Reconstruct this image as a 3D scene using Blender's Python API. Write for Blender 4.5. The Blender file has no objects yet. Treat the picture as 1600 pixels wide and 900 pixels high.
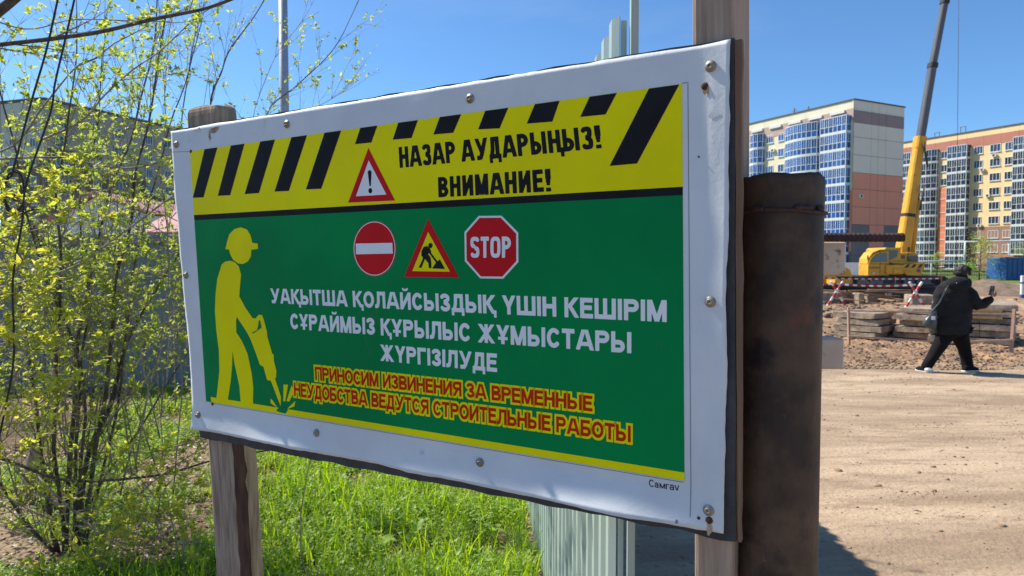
import bpy, bmesh, math, random
import numpy as np
from mathutils import Vector, noise
from mathutils.geometry import tessellate_polygon
R = math.radians
random.seed(7)
sc = bpy.context.scene
col = sc.collection

# ---------------------------------------------------------------- camera, world, sun, exposure
CAM_H, FPX, PITCH = 1.65, 1060.0, math.atan(42 / 1060)
cam = bpy.data.cameras.new('camera')
cam.sensor_width = 36
cam.lens = 36 * FPX / 1600
cam.clip_start, cam.clip_end = 0.05, 6000
cam.dof.use_dof = True
cam.dof.focus_distance = 1.75
cam.dof.aperture_fstop = 8.0
camo = bpy.data.objects.new('camera', cam)
camo.location = (0, 0, CAM_H)
camo.rotation_euler = (math.pi / 2 - PITCH, 0, 0)
col.objects.link(camo)
sc.camera = camo

SUN_AZ, SUN_EL = R(28.3), R(48)
TO_SUN = Vector((-math.cos(SUN_AZ) * math.cos(SUN_EL), math.sin(SUN_AZ) * math.cos(SUN_EL), math.sin(SUN_EL)))
world = bpy.data.worlds.new('World')
sc.world = world
world.use_nodes = True
wn, wl = world.node_tree.nodes, world.node_tree.links
sky = wn.new('ShaderNodeTexSky')
sky.sky_type = 'NISHITA'
sky.sun_disc = False
sky.sun_elevation = SUN_EL
sky.sun_rotation = math.atan2(TO_SUN.x, TO_SUN.y)
sky.altitude = 350
sky.air_density = 0.9
sky.dust_density = 0.35
sky.ozone_density = 5.0
tint = wn.new('ShaderNodeMix'); tint.data_type = 'RGBA'; tint.blend_type = 'MULTIPLY'; tint.inputs['Factor'].default_value = 1
_rg = [i for i in tint.inputs if i.type == 'RGBA']
_rg[1].default_value = (0.66, 0.88, 1.0, 1)        # clear, deep blue spring sky
wl.new(sky.outputs[0], _rg[0])
# thin, faint veils of high cloud over the whole sky
wtc = wn.new('ShaderNodeTexCoord'); wmp = wn.new('ShaderNodeMapping'); wmp.inputs['Scale'].default_value = (1.2, 1.2, 5.0)
wns = wn.new('ShaderNodeTexNoise'); wns.inputs['Scale'].default_value = 1.6; wns.inputs['Detail'].default_value = 9; wns.inputs['Roughness'].default_value = 0.62
wrg = wn.new('ShaderNodeMapRange'); wrg.inputs[1].default_value = 0.52; wrg.inputs[2].default_value = 0.80; wrg.inputs[4].default_value = 0.10
wl.new(wtc.outputs['Generated'], wmp.inputs[0]); wl.new(wmp.outputs[0], wns.inputs['Vector']); wl.new(wns.outputs['Fac'], wrg.inputs[0])
veil = wn.new('ShaderNodeMix'); veil.data_type = 'RGBA'; _vg = [i for i in veil.inputs if i.type == 'RGBA']
_vg[1].default_value = (4.6, 5.2, 6.0, 1)
wl.new(wrg.outputs[0], veil.inputs['Factor']); wl.new([o for o in tint.outputs if o.type == 'RGBA'][0], _vg[0])
wl.new([o for o in veil.outputs if o.type == 'RGBA'][0], wn['Background'].inputs[0])
wn['Background'].inputs[1].default_value = 0.113
sun = bpy.data.lights.new('sun', 'SUN')
sun.energy = 4.8
sun.angle = R(0.53)
sun.color = (1.0, 0.92, 0.80)
suno = bpy.data.objects.new('sun', sun)
suno.rotation_euler = TO_SUN.to_track_quat('Z', 'Y').to_euler()
col.objects.link(suno)
sc.view_settings.view_transform = 'Standard'
sc.view_settings.look = 'None'
sc.view_settings.exposure = 0.64
sc.view_settings.gamma = 1.0

# ---------------------------------------------------------------- helpers
_c, _s = math.cos(PITCH), math.sin(PITCH)
def ray(px, py):
    x, f, u = px - 800.0, FPX, 450.0 - py
    return Vector((x, f * _c + u * _s, -f * _s + u * _c))
def P(px, py, Y):
    """the world point seen at a pixel of the photograph at distance Y"""
    r = ray(px, py)
    return Vector((0, 0, CAM_H)) + r * (Y / r.y)
def G(px, py, z=0.0):
    r = ray(px, py)
    return Vector((0, 0, CAM_H)) + r * ((z - CAM_H) / r.z)

def tag(o, label=None, cat=None, group=None, kind=None):
    if label: o['label'] = label
    if cat: o['category'] = cat
    if group: o['group'] = group
    if kind: o['kind'] = kind
    return o
def empty(name, loc=(0, 0, 0), rz=0.0, **k):
    o = bpy.data.objects.new(name, None)
    o.empty_display_size = 0.1
    o.location = loc
    o.rotation_euler = (0, 0, rz)
    col.objects.link(o)
    return tag(o, **k)
def link(name, me, parent=None, loc=None):
    o = bpy.data.objects.new(name, me)
    col.objects.link(o)
    if parent: o.parent = parent
    if loc is not None: o.location = loc
    return o
def children(o):
    return list(o.children)
def copy_tree(o, parent=None):
    c = o.copy()
    col.objects.link(c)
    c.parent = parent
    for ch in children(o):
        copy_tree(ch, c)
    return c

class MB:
    """collects shapes and links them as one mesh object"""
    def __init__(s):
        s.v, s.f, s.m, s.mats, s.sm = [], [], [], [], []
    def mi(s, m):
        if m not in s.mats: s.mats.append(m)
        return s.mats.index(m)
    def add(s, vs, fs, m, smooth=False):
        b = len(s.v)
        s.v.extend(tuple(v) for v in vs)
        k = s.mi(m)
        for f in fs:
            s.f.append(tuple(i + b for i in f)); s.m.append(k); s.sm.append(smooth)
    def box(s, c, d, m, rz=0.0, ax=None):
        """box of size d centred at c; ax = three axis vectors"""
        c = Vector(c)
        if ax is None:
            ax = (Vector((math.cos(rz), math.sin(rz), 0)), Vector((-math.sin(rz), math.cos(rz), 0)), Vector((0, 0, 1)))
        X, Y, Z = (Vector(a) * (e / 2) for a, e in zip(ax, d))
        vs = [c + X * i + Y * j + Z * k for i in (-1, 1) for j in (-1, 1) for k in (-1, 1)]
        s.add(vs, [(0, 1, 3, 2), (4, 6, 7, 5), (0, 4, 5, 1), (2, 3, 7, 6), (0, 2, 6, 4), (1, 5, 7, 3)], m)
    def bevbox(s, c, d, m, b=0.02, rz=0.0, ax=None):
        bm = bmesh.new()
        bmesh.ops.create_cube(bm, size=1)
        for v in bm.verts: v.co = Vector((v.co.x * d[0], v.co.y * d[1], v.co.z * d[2]))
        bmesh.ops.bevel(bm, geom=bm.edges[:], offset=b, segments=1, affect='EDGES')
        if ax is None:
            ax = (Vector((math.cos(rz), math.sin(rz), 0)), Vector((-math.sin(rz), math.cos(rz), 0)), Vector((0, 0, 1)))
        c = Vector(c)
        bm.verts.ensure_lookup_table()
        s.add([c + ax[0] * v.co.x + ax[1] * v.co.y + ax[2] * v.co.z for v in bm.verts],
              [[v.index for v in f.verts] for f in bm.faces], m)
        bm.free()
    def beam(s, a, b, w, h, m, up=(0, 0, 1)):
        a, b = Vector(a), Vector(b)
        d = (b - a); L = d.length; d.normalize()
        side = d.cross(Vector(up))
        if side.length < 1e-4: side = d.cross(Vector((0, 1, 0)))
        side.normalize(); u2 = side.cross(d)
        s.box((a + b) / 2, (L, w, h), m, ax=(d, side, u2))
    def tube(s, pts, rad, m, n=6, smooth=True, cap=True):
        pts = [Vector(p) for p in pts]
        if not hasattr(rad, '__len__'): rad = [rad] * len(pts)
        vs, fs = [], []
        t = (pts[1] - pts[0]).normalized()
        ref = t.orthogonal().normalized()
        for i, p in enumerate(pts):
            if i == 0: t = pts[1] - pts[0]
            elif i == len(pts) - 1: t = pts[-1] - pts[-2]
            else: t = pts[i + 1] - pts[i - 1]
            t.normalize()
            ref = (ref - t * ref.dot(t))
            if ref.length < 1e-5: ref = t.orthogonal()
            ref.normalize()
            q = t.cross(ref)
            for k in range(n):
                a = 2 * math.pi * k / n
                vs.append(p + (ref * math.cos(a) + q * math.sin(a)) * rad[i])
        for i in range(len(pts) - 1):
            for k in range(n):
                k2 = (k + 1) % n
                fs.append((i * n + k, i * n + k2, (i + 1) * n + k2, (i + 1) * n + k))
        if cap:
            fs.append(tuple(range(n))[::-1]); fs.append(tuple((len(pts) - 1) * n + k for k in range(n)))
        s.add(vs, fs, m, smooth)
    def prism(s, poly, depth, m, frame):
        """polygon (2-D) extruded by depth; frame(x, y, z) gives a world point"""
        n = len(poly)
        area = sum(poly[i][0] * poly[(i + 1) % n][1] - poly[(i + 1) % n][0] * poly[i][1] for i in range(n))
        if area < 0: poly = poly[::-1]
        vs = [frame(x, y, 0) for x, y in poly] + [frame(x, y, depth) for x, y in poly]
        fs = [tuple(range(n))[::-1], tuple(range(n, 2 * n))]
        fs += [(i, (i + 1) % n, n + (i + 1) % n, n + i) for i in range(n)]
        s.add(vs, fs, m)
    def mesh(s, name):
        me = bpy.data.meshes.new(name)
        me.from_pydata(s.v, [], s.f)
        for m in s.mats: me.materials.append(m)
        me.polygons.foreach_set('material_index', s.m)
        me.polygons.foreach_set('use_smooth', s.sm)
        me.update()
        return me
    def build(s, name, parent=None, loc=None, **k):
        return tag(link(name, s.mesh(name), parent, loc), **k)

def fast_mesh(name, V, F, mats, midx=None, smooth=False):
    """V (n,3) and F (m,k) numpy arrays"""
    me = bpy.data.meshes.new(name)
    k = F.shape[1]
    me.vertices.add(len(V)); me.vertices.foreach_set('co', V.astype(np.float32).ravel())
    me.loops.add(F.size); me.loops.foreach_set('vertex_index', F.astype(np.int32).ravel())
    me.polygons.add(len(F))
    me.polygons.foreach_set('loop_start', np.arange(0, F.size, k, dtype=np.int32))
    me.polygons.foreach_set('loop_total', np.full(len(F), k, dtype=np.int32))
    if midx is not None: me.polygons.foreach_set('material_index', midx.astype(np.int32))
    if smooth: me.polygons.foreach_set('use_smooth', np.ones(len(F), dtype=bool))
    for m in mats: me.materials.append(m)
    me.update(calc_edges=True)
    me.validate()
    return me

# ---------------------------------------------------------------- materials
def mat(name, c1, c2=None, scale=8.0, rough=0.6, bump=0.0, bscale=None, metal=0.0, detail=6.0,
        stretch=None, spots=None, contrast=(0.35, 0.65), spec=0.5, coat=0.0):
    """two-colour noise material with relief; spots = (colour, scale, low, high) adds dirt or rust patches"""
    m = bpy.data.materials.new(name)
    m.use_nodes = True
    nt = m.node_tree; N = nt.nodes; L = nt.links
    b = N['Principled BSDF']
    b.inputs['Roughness'].default_value = rough
    b.inputs['Metallic'].default_value = metal
    b.inputs['Specular IOR Level'].default_value = spec
    b.inputs['Coat Weight'].default_value = coat
    tc = N.new('ShaderNodeTexCoord')
    src = tc.outputs['Object']
    if stretch:
        mp = N.new('ShaderNodeMapping'); mp.inputs['Scale'].default_value = stretch
        L.new(src, mp.inputs['Vector']); vec = mp.outputs[0]
    else: vec = src
    def nz(sc_, det=detail, v=vec):
        n = N.new('ShaderNodeTexNoise'); n.inputs['Scale'].default_value = sc_; n.inputs['Detail'].default_value = det
        n.inputs['Roughness'].default_value = 0.6
        L.new(v, n.inputs['Vector']); return n.outputs['Fac']
    def ramp(f, a, bb):
        r = N.new('ShaderNodeMapRange'); r.inputs[1].default_value = a; r.inputs[2].default_value = bb
        L.new(f, r.inputs[0]); return r.outputs[0]
    def mix(f, a, bb):
        x = N.new('ShaderNodeMix'); x.data_type = 'RGBA'
        if f is not None: L.new(f, x.inputs['Factor'])
        for s_, k in ((a, 'A'), (bb, 'B')):
            if isinstance(s_, tuple): [i for i in x.inputs if i.name == k and i.type == 'RGBA'][0].default_value = (*s_, 1)
            else: L.new(s_, [i for i in x.inputs if i.name == k and i.type == 'RGBA'][0])
        return [o for o in x.outputs if o.type == 'RGBA'][0]
    if c2 is None: c2 = tuple(x * 0.85 for x in c1)
    c = mix(ramp(nz(scale), *contrast), c1, c2)
    if spots:
        for (sc_c, sc_s, lo, hi) in (spots if isinstance(spots, list) else [spots]):
            c = mix(ramp(nz(sc_s, 8, src), lo, hi), c, sc_c)
    L.new(c, b.inputs['Base Color'])
    if bump:
        bp = N.new('ShaderNodeBump'); bp.inputs['Strength'].default_value = 1.0; bp.inputs['Distance'].default_value = bump
        L.new(nz(bscale or scale * 4), bp.inputs['Height']); L.new(bp.outputs[0], b.inputs['Normal'])
    return m

def leaf_mat(name, c1, c2, trans=0.5, tcol=None):
    m = bpy.data.materials.new(name); m.use_nodes = True
    nt = m.node_tree; N = nt.nodes; L = nt.links
    b = N['Principled BSDF']; b.inputs['Roughness'].default_value = 0.5
    oi = N.new('ShaderNodeNewGeometry')
    x = N.new('ShaderNodeMix'); x.data_type = 'RGBA'
    A = [i for i in x.inputs if i.type == 'RGBA']
    A[0].default_value = (*c1, 1); A[1].default_value = (*c2, 1)
    L.new(oi.outputs['Random Per Island'], x.inputs['Factor'])
    out = [o for o in x.outputs if o.type == 'RGBA'][0]
    L.new(out, b.inputs['Base Color'])
    t = N.new('ShaderNodeBsdfTranslucent')
    hs = N.new('ShaderNodeHueSaturation'); hs.inputs['Value'].default_value = 1.6; hs.inputs['Saturation'].default_value = 1.1
    L.new(out, hs.inputs['Color']); L.new(hs.outputs[0], t.inputs['Color'])
    ms = N.new('ShaderNodeMixShader'); ms.inputs[0].default_value = trans
    L.new(b.outputs[0], ms.inputs[1]); L.new(t.outputs[0], ms.inputs[2])
    L.new(ms.outputs[0], N['Material Output'].inputs[0])
    return m
def glass_mat(name, c, rough=0.05):
    m = bpy.data.materials.new(name); m.use_nodes = True
    nt = m.node_tree; N = nt.nodes; L = nt.links
    b = N['Principled BSDF']
    b.inputs['Roughness'].default_value = rough
    b.inputs['Specular IOR Level'].default_value = 0.8
    oi = N.new('ShaderNodeObjectInfo'); g = N.new('ShaderNodeNewGeometry')
    ad = N.new('ShaderNodeMath'); ad.operation = 'ADD'
    L.new(oi.outputs['Random'], ad.inputs[0]); L.new(g.outputs['Random Per Island'], ad.inputs[1])
    fr = N.new('ShaderNodeMath'); fr.operation = 'FRACT'; L.new(ad.outputs[0], fr.inputs[0])
    x = N.new('ShaderNodeMix'); x.data_type = 'RGBA'
    A = [i for i in x.inputs if i.type == 'RGBA']
    A[0].default_value = (*[v * 0.6 for v in c], 1); A[1].default_value = (*[min(1, v * 1.5 + 0.01) for v in c], 1)
    L.new(fr.outputs[0], x.inputs['Factor'])
    L.new([o for o in x.outputs if o.type == 'RGBA'][0], b.inputs['Base Color'])
    return m

M = {}
M['vinyl'] = mat('banner vinyl', (0.70, 0.74, 0.76), (0.62, 0.66, 0.69), 5, 0.55, 0.0006, 90, spots=((0.36, 0.31, 0.24), 7, 0.64, 0.80))
M['p_yellow'] = mat('printed yellow', (0.98, 0.90, 0.004), (0.86, 0.77, 0.006), 2.2, 0.45, 0.007, 3, spots=((0.30, 0.24, 0.05), 55, 0.75, 0.80), spec=0.05)
M['p_black'] = mat('printed black', (0.014, 0.014, 0.016), (0.022, 0.022, 0.024), 6, 0.4, spec=0.05)
M['p_green'] = mat('printed green', (0.0015, 0.29, 0.075), (0.002, 0.22, 0.062), 1.8, 0.45, 0.007, 3, spots=((0.05, 0.20, 0.09), 9, 0.66, 0.9), spec=0.05)
M['p_red'] = mat('printed red', (0.66, 0.018, 0.024), (0.58, 0.015, 0.02), 4, 0.4, 0.0015, 3, spec=0.05)
M['p_textred'] = mat('printed brick red', (0.66, 0.035, 0.008), (0.60, 0.03, 0.008), 6, 0.4, spec=0.05)
M['p_white'] = mat('printed white', (0.86, 0.90, 0.90), (0.80, 0.84, 0.85), 6, 0.4, spec=0.05)
M['fold'] = mat('fold line', (0.16, 0.17, 0.19), (0.22, 0.22, 0.24), 30, 0.7)
M['stain'] = mat('brown smear', (0.30, 0.19, 0.12), (0.45, 0.36, 0.28), 60, 0.8, contrast=(.45, .55))
M['stain_pale'] = mat('grey smear', (0.55, 0.56, 0.56), (0.62, 0.64, 0.65), 60, 0.8)
M['stain_rust'] = mat('rust run', (0.42, 0.24, 0.12), (0.55, 0.42, 0.32), 90, 0.8)
M['board'] = mat('black faced board', (0.030, 0.033, 0.038), (0.06, 0.06, 0.065), 25, 0.6, 0.001, 60)
M['wood_edge'] = mat('raw board edge', (0.25, 0.15, 0.09), (0.12, 0.07, 0.045), 14, 0.8, 0.002, 60, stretch=(1, 1, 0.08))
M['timber'] = mat('weathered timber', (0.46, 0.35, 0.26), (0.27, 0.19, 0.135), 75, 0.85, 0.003, 60, stretch=(1, 1, 0.05), contrast=(0.3, 0.7), spots=((0.07, 0.045, 0.03), 16, 0.66, 0.74))
M['timber_dark'] = mat('aged grey timber', (0.42, 0.32, 0.235), (0.21, 0.15, 0.105), 70, 0.9, 0.004, 50, stretch=(1, 1, 0.08))
M['timber_rot'] = mat('rotten bark strip', (0.055, 0.025, 0.015), (0.12, 0.06, 0.03), 30, 0.95, 0.006, 70, stretch=(1, 1, 0.3))
M['washer'] = mat('screw washer', (0.33, 0.31, 0.25), (0.20, 0.185, 0.14), 60, 0.45, metal=0.4)
M['rust_screw'] = mat('rusty nail head', (0.10, 0.045, 0.02), (0.05, 0.02, 0.01), 80, 0.9)
M['rust_pipe'] = mat('rusty steel pipe', (0.060, 0.036, 0.027), (0.028, 0.019, 0.015), 7, 0.6, 0.003, 28, spec=0.3,
                     spots=[((0.17, 0.10, 0.055), 3.2, 0.48, 0.72), ((0.17, 0.055, 0.03), 8, 0.56, 0.70), ((0.17, 0.12, 0.08), 34, 0.68, 0.74), ((0.012, 0.010, 0.012), 5.5, 0.56, 0.66)], stretch=(1, 1, 0.4))
M['rebar'] = mat('rusty rebar', (0.07, 0.032, 0.026), (0.035, 0.018, 0.016), 40, 0.8, 0.001, 100)
M['cream_steel'] = mat('cream painted steel', (0.66, 0.54, 0.43), (0.56, 0.44, 0.33), 12, 0.6, 0.001, 60, spots=((0.16, 0.065, 0.035), 24, 0.58, 0.66))
M['sheet'] = mat('pale green sheet metal', (0.42, 0.52, 0.47), (0.34, 0.44, 0.41), 4, 0.45, 0.0005, 20, metal=0.1, stretch=(3, 3, 0.4), spots=((0.20, 0.17, 0.13), 9, 0.68, 0.80))
M['sheet_blue'] = mat('blue grey sheet metal', (0.19, 0.235, 0.235), (0.15, 0.185, 0.19), 3, 0.5, 0.0005, 20, stretch=(3, 3, 0.4))
M['bark'] = mat('dark bark', (0.15, 0.115, 0.09), (0.05, 0.038, 0.032), 30, 0.9, 0.004, 60, stretch=(1, 1, 0.4))
M['twig'] = mat('twig bark', (0.38, 0.33, 0.26), (0.15, 0.125, 0.10), 20, 0.8)
M['leaf'] = leaf_mat('young leaves', (0.46, 0.47, 0.10), (0.24, 0.33, 0.06), 0.55)
M['leaf_y'] = leaf_mat('yellow young leaves', (0.60, 0.55, 0.11), (0.36, 0.43, 0.07), 0.55)
M['grass'] = leaf_mat('grass blades', (0.38, 0.47, 0.045), (0.14, 0.27, 0.03), 0.58)
M['grass_b'] = leaf_mat('weed leaves', (0.38, 0.48, 0.09), (0.16, 0.30, 0.05), 0.5)
M['litter'] = leaf_mat('dead leaves', (0.40, 0.29, 0.18), (0.13, 0.085, 0.055), 0.15)
M['dry'] = mat('dry stalks', (0.42, 0.34, 0.22), (0.25, 0.19, 0.12), 20, 0.9)
M['white_paint'] = mat('white window frames', (0.72, 0.74, 0.76), (0.66, 0.68, 0.70), 3, 0.5)
M['glass_blue'] = glass_mat('blue glazing', (0.016, 0.075, 0.26))
M['glass_dark'] = glass_mat('dark glazing', (0.025, 0.045, 0.085))
M['cream'] = mat('cream wall panels', (0.78, 0.70, 0.52), (0.74, 0.66, 0.49), 0.4, 0.85)
M['cream_pale'] = mat('pale cream parapet', (0.80, 0.72, 0.56), (0.76, 0.68, 0.52), 0.4, 0.85)
M['yellow_wall'] = mat('warm yellow wall', (0.92, 0.66, 0.36), (0.88, 0.62, 0.33), 0.3, 0.85)
M['grey_panel'] = mat('light grey wall panels', (0.86, 0.70, 0.64), (0.82, 0.67, 0.61), 0.4, 0.85)
M['mauve'] = mat('mauve wall band', (0.36, 0.24, 0.26), (0.33, 0.22, 0.24), 0.4, 0.85)
M['brown_band'] = mat('brown wall band', (0.50, 0.36, 0.32), (0.46, 0.33, 0.29), 0.4, 0.85)
M['salmon'] = mat('salmon wall panels', (0.90, 0.31, 0.22), (0.86, 0.29, 0.205), 0.4, 0.85)
M['slate_panel'] = mat('slate wall panels', (0.22, 0.175, 0.20), (0.20, 0.16, 0.18), 0.4, 0.85)
M['red_band'] = mat('red brown wall band', (0.52, 0.21, 0.15), (0.48, 0.19, 0.135), 0.4, 0.85)
M['brown_wall'] = mat('brown lower wall', (0.36, 0.20, 0.15), (0.33, 0.185, 0.135), 0.4, 0.85)
M['orange_wall'] = mat('orange wall strip', (0.75, 0.24, 0.12), (0.70, 0.22, 0.11), 0.4, 0.85)
M['joint'] = mat('panel joint', (0.10, 0.09, 0.09), None, 2, 0.9)
M['roof_dark'] = mat('roof edge', (0.12, 0.11, 0.11), None, 2, 0.9)
M['c_grey'] = mat('pale grey render', (0.60, 0.56, 0.52), (0.56, 0.52, 0.49), 0.3, 0.9)
M['c_side'] = mat('beige render', (0.46, 0.38, 0.32), (0.42, 0.35, 0.295), 0.3, 0.9)
M['c_brick'] = mat('brown brick', (0.20, 0.125, 0.10), (0.17, 0.105, 0.085), 0.6, 0.9)
M['h_wall'] = mat('white blue gable boards', (0.68, 0.76, 0.82), (0.62, 0.70, 0.76), 2, 0.7)
M['h_roof'] = mat('pink roof sheet', (0.45, 0.20, 0.21), (0.40, 0.17, 0.18), 2, 0.6)
M['concrete'] = mat('grey concrete', (0.42, 0.335, 0.245), (0.17, 0.135, 0.10), 5, 0.9, 0.01, 20, spots=((0.17, 0.11, 0.06), 5, 0.56, 0.72))
M['pole'] = mat('galvanised pole', (0.34, 0.40, 0.47), (0.27, 0.32, 0.38), 5, 0.55)
M['cable'] = mat('black cable', (0.012, 0.012, 0.014), None, 10, 0.5)
M['crane_y'] = mat('yellow crane paint', (0.72, 0.38, 0.022), (0.60, 0.31, 0.02), 1.5, 0.5, spots=[((0.28, 0.16, 0.04), 2.5, 0.58, 0.78), ((0.12, 0.08, 0.04), 7, 0.66, 0.76)])
M['boom_grey'] = mat('grey boom steel', (0.13, 0.135, 0.145), (0.085, 0.09, 0.10), 2, 0.5, stretch=(1, 1, 0.3), metal=0.2)
M['black'] = mat('black steel', (0.018, 0.018, 0.022), (0.03, 0.03, 0.034), 3, 0.6)
M['rubber'] = mat('tyre rubber', (0.02, 0.02, 0.02), None, 5, 0.85)
M['red'] = mat('red paint', (0.48, 0.03, 0.025), (0.42, 0.03, 0.02), 5, 0.5)
M['white'] = mat('white paint', (0.74, 0.73, 0.70), (0.66, 0.65, 0.62), 5, 0.5)
M['blue'] = mat('blue container paint', (0.025, 0.10, 0.30), (0.02, 0.085, 0.26), 2, 0.5)
M['plank'] = mat('raw brown boards', (0.36, 0.20, 0.10), (0.20, 0.11, 0.06), 6, 0.85, stretch=(0.3, 3, 3))
M['rail_wood'] = mat('pinkish timber rail', (0.46, 0.30, 0.22), (0.36, 0.22, 0.16), 6, 0.8)
M['foam'] = mat('yellow foam strip', (0.42, 0.27, 0.09), (0.28, 0.19, 0.08), 9, 0.9)
M['coat'] = mat('black quilted coat cloth', (0.013, 0.013, 0.015), (0.020, 0.020, 0.023), 9, 0.9, 0.006, 30, spec=0.2)
M['trouser'] = mat('black trouser cloth', (0.007, 0.007, 0.008), (0.011, 0.011, 0.012), 9, 0.9, 0.006, 30, spec=0.15)
M['hair'] = mat('black hair', (0.010, 0.009, 0.009), (0.02, 0.018, 0.017), 30, 0.6, 0.012, 40)
M['skin'] = mat('skin', (0.50, 0.27, 0.18), (0.46, 0.24, 0.16), 6, 0.55)
M['lip'] = mat('lips', (0.36, 0.12, 0.09), None, 6, 0.5)
M['bag'] = mat('dark leather bag', (0.035, 0.045, 0.045), (0.055, 0.065, 0.065), 9, 0.25, 0.004, 12)
M['shoe_white'] = mat('white shoe rubber', (0.72, 0.72, 0.72), None, 9, 0.5)
M['clod'] = mat('dry soil clods', (0.42, 0.28, 0.18), (0.25, 0.165, 0.105), 4, 0.95, 0.01, 30)
M['clod_dark'] = mat('damp soil clods', (0.24, 0.17, 0.115), (0.14, 0.10, 0.07), 5, 0.95, 0.01, 30)
M['pipe_pale'] = mat('pale gas pipe paint', (0.62, 0.68, 0.70), None, 5, 0.5)

# ---------------------------------------------------------------- lettering: strokes -> filled shapes
class Gl:
    def __init__(s, w, t, rnd):
        s.w, s.t, s.rnd = w, t, rnd
        s.cl, s.un = [], []        # polylines clipped to the cap height / left free
    def L(s, *p, free=False, t=None):
        pts = [(p[i], p[i + 1]) for i in range(0, len(p), 2)]
        (s.un if free else s.cl).append((pts, (t or s.t) / 2))
        return s
    def bowl(s, x0, y0, x1, y1, a0=0, a1=360, free=False):
        """closed or open round stroke whose outer box is x0..x1, y0..y1; angles in degrees"""
        h = s.t / 2
        cx, cy, rx, ry = (x0 + x1) / 2, (y0 + y1) / 2, (x1 - x0) / 2 - h, (y1 - y0) / 2 - h
        pts = []
        n = 28
        e = 2.0 if s.rnd else 0.95
        p_ = 1.0 if s.rnd else 0.55
        for i in range(n + 1):
            a = R(a0 + (a1 - a0) * i / n)
            c_, s_ = math.cos(a), math.sin(a)
            pts.append((cx + rx * math.copysign(abs(c_) ** p_, c_), cy + ry * math.copysign(abs(s_) ** p_, s_)))
        (s.un if free else s.cl).append((pts, h))
        return s
def glyph(ch, t, rnd):
    h = t / 2
    def g(w): return Gl(w, t, rnd)
    def dbowl(o, w, y0, y1, x0=None):      # right-facing bowl attached to a stem
        hh = (y1 - y0 - t) / 2
        pts = [(h if x0 is None else x0, y1 - h)]
        r = min(hh, w * 0.45)
        for i in range(9):
            a = R(90 - 180 * i / 8)
            pts.append((w - h - r + r * math.cos(a) ** 1.0 if math.cos(a) > 1e-6 else w - h - r, (y0 + y1) / 2 + hh * math.sin(a)))
        pts.append((h if x0 is None else x0, y0 + h))
        o.cl.append((pts, h)); return o
    d = 0.24 if rnd else 0.16
    W = 0.82 if rnd else 0.57
    if ch == ' ': return g(0.28 if rnd else 0.16)
    if ch == 'Н': return g(W).L(h, 0, h, 1).L(W - h, 0, W - h, 1).L(h, .52, W - h, .52)
    if ch == 'Ң': return g(W).L(h, 0, h, 1).L(W - h, 0, W - h, 1).L(h, .52, W - h, .52).L(W - h, h, W + h * .9, h, free=True).L(W + h * .5, t, W + h * .5, -.2, free=True, t=t * .8)
    if ch == 'А':
        w = 0.98 if rnd else 0.64
        return g(w).L(h * .7 - .06, -.2, w / 2 - .045 + .02, 1.12).L(w - h * .7 + .06, -.2, w / 2 + .045 - .02, 1.12).L(w * .22, .30, w * .78, .30, t=t * .9)
    if ch in 'ЗЭ':
        w = W * .88
        o = g(w)
        o.bowl(0, .46, w * .96, 1.0, 160, -88)
        o.bowl(0, 0, w, .56, 88, -160)
        o.L(w * .35, .51, w * .6, .51)
        return o
    if ch in 'РP': return dbowl(g(W * .95).L(h, 0, h, 1), W * .95, .40, 1.0)
    if ch == 'Ь': return dbowl(g(W * .95).L(h, 0, h, 1), W * .95, 0, .60)
    if ch == 'Б': return dbowl(g(W * .95).L(h, 0, h, 1), W * .95, 0, .60).L(h, 1 - h, W * .88, 1 - h)
    if ch == 'Ы':
        w = W * 1.32
        return dbowl(g(w).L(h, 0, h, 1).L(w - h, 0, w - h, 1), W * .9, 0, .60)
    if ch == 'В':
        w = W * .97
        return dbowl(dbowl(g(w).L(h, 0, h, 1), w * .95, .45, 1.0), w, 0, .56)
    if ch == 'У':
        w = W * 1.08
        o = g(w).L(-.03 + h * .6, 1.15, w * .56, .30, t=t * .95).L(w - h * .6 + .05, 1.15, w * .50, .20)
        o.L(w * .52, .26, w * .42, .11, w * .28, h * .98, w * .10, h * .98)
        return o
    if ch == 'Ү': return g(W).L(h * .2, 1.15, W / 2, .42).L(W - h * .2, 1.15, W / 2, .42).L(W / 2, .5, W / 2, 0)
    if ch == 'Ұ': return g(W).L(h * .2, 1.15, W / 2, .42).L(W - h * .2, 1.15, W / 2, .42).L(W / 2, .5, W / 2, 0).L(W * .12, .30, W * .88, .30, t=t * .72)
    if ch == 'Д':
        w = W * 1.08
        o = g(w).L(w - h - .08, t * .5, w - h - .08, 1).L(w * .30, 1 - h, w - .09, 1 - h).L(w * .34, 1.0, w * .31, .45, w * .20, .08)
        o.L(0, h, w, h, free=True).L(h * .8, t, h * .8, -.19, free=True, t=t * .8).L(w - h * .8, t, w - h * .8, -.19, free=True, t=t * .8)
        return o
    if ch == 'Л':
        w = W * 1.0
        return g(w).L(w - h, 0, w - h, 1).L(w * .28, 1 - h, w - h, 1 - h).L(w * .33, 1.0, w * .31, .40, w * .22, .14, w * .10, h, -.03, h)
    if ch == 'П': return g(W).L(h, 0, h, 1).L(W - h, 0, W - h, 1).L(h, 1 - h, W - h, 1 - h)
    if ch == 'Г': return g(W * .82).L(h, 0, h, 1).L(h, 1 - h, W * .82, 1 - h)
    if ch in 'ТT': return g(W * .9).L(0, 1 - h, W * .9, 1 - h).L(W * .45, 0, W * .45, 1)
    if ch == 'Е': return g(W * .86).L(h, 0, h, 1).L(h, 1 - h, W * .86, 1 - h).L(h, h, W * .88, h).L(h, .52, W * .80, .52)
    if ch == 'І': return g(t).L(h, 0, h, 1)
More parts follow.
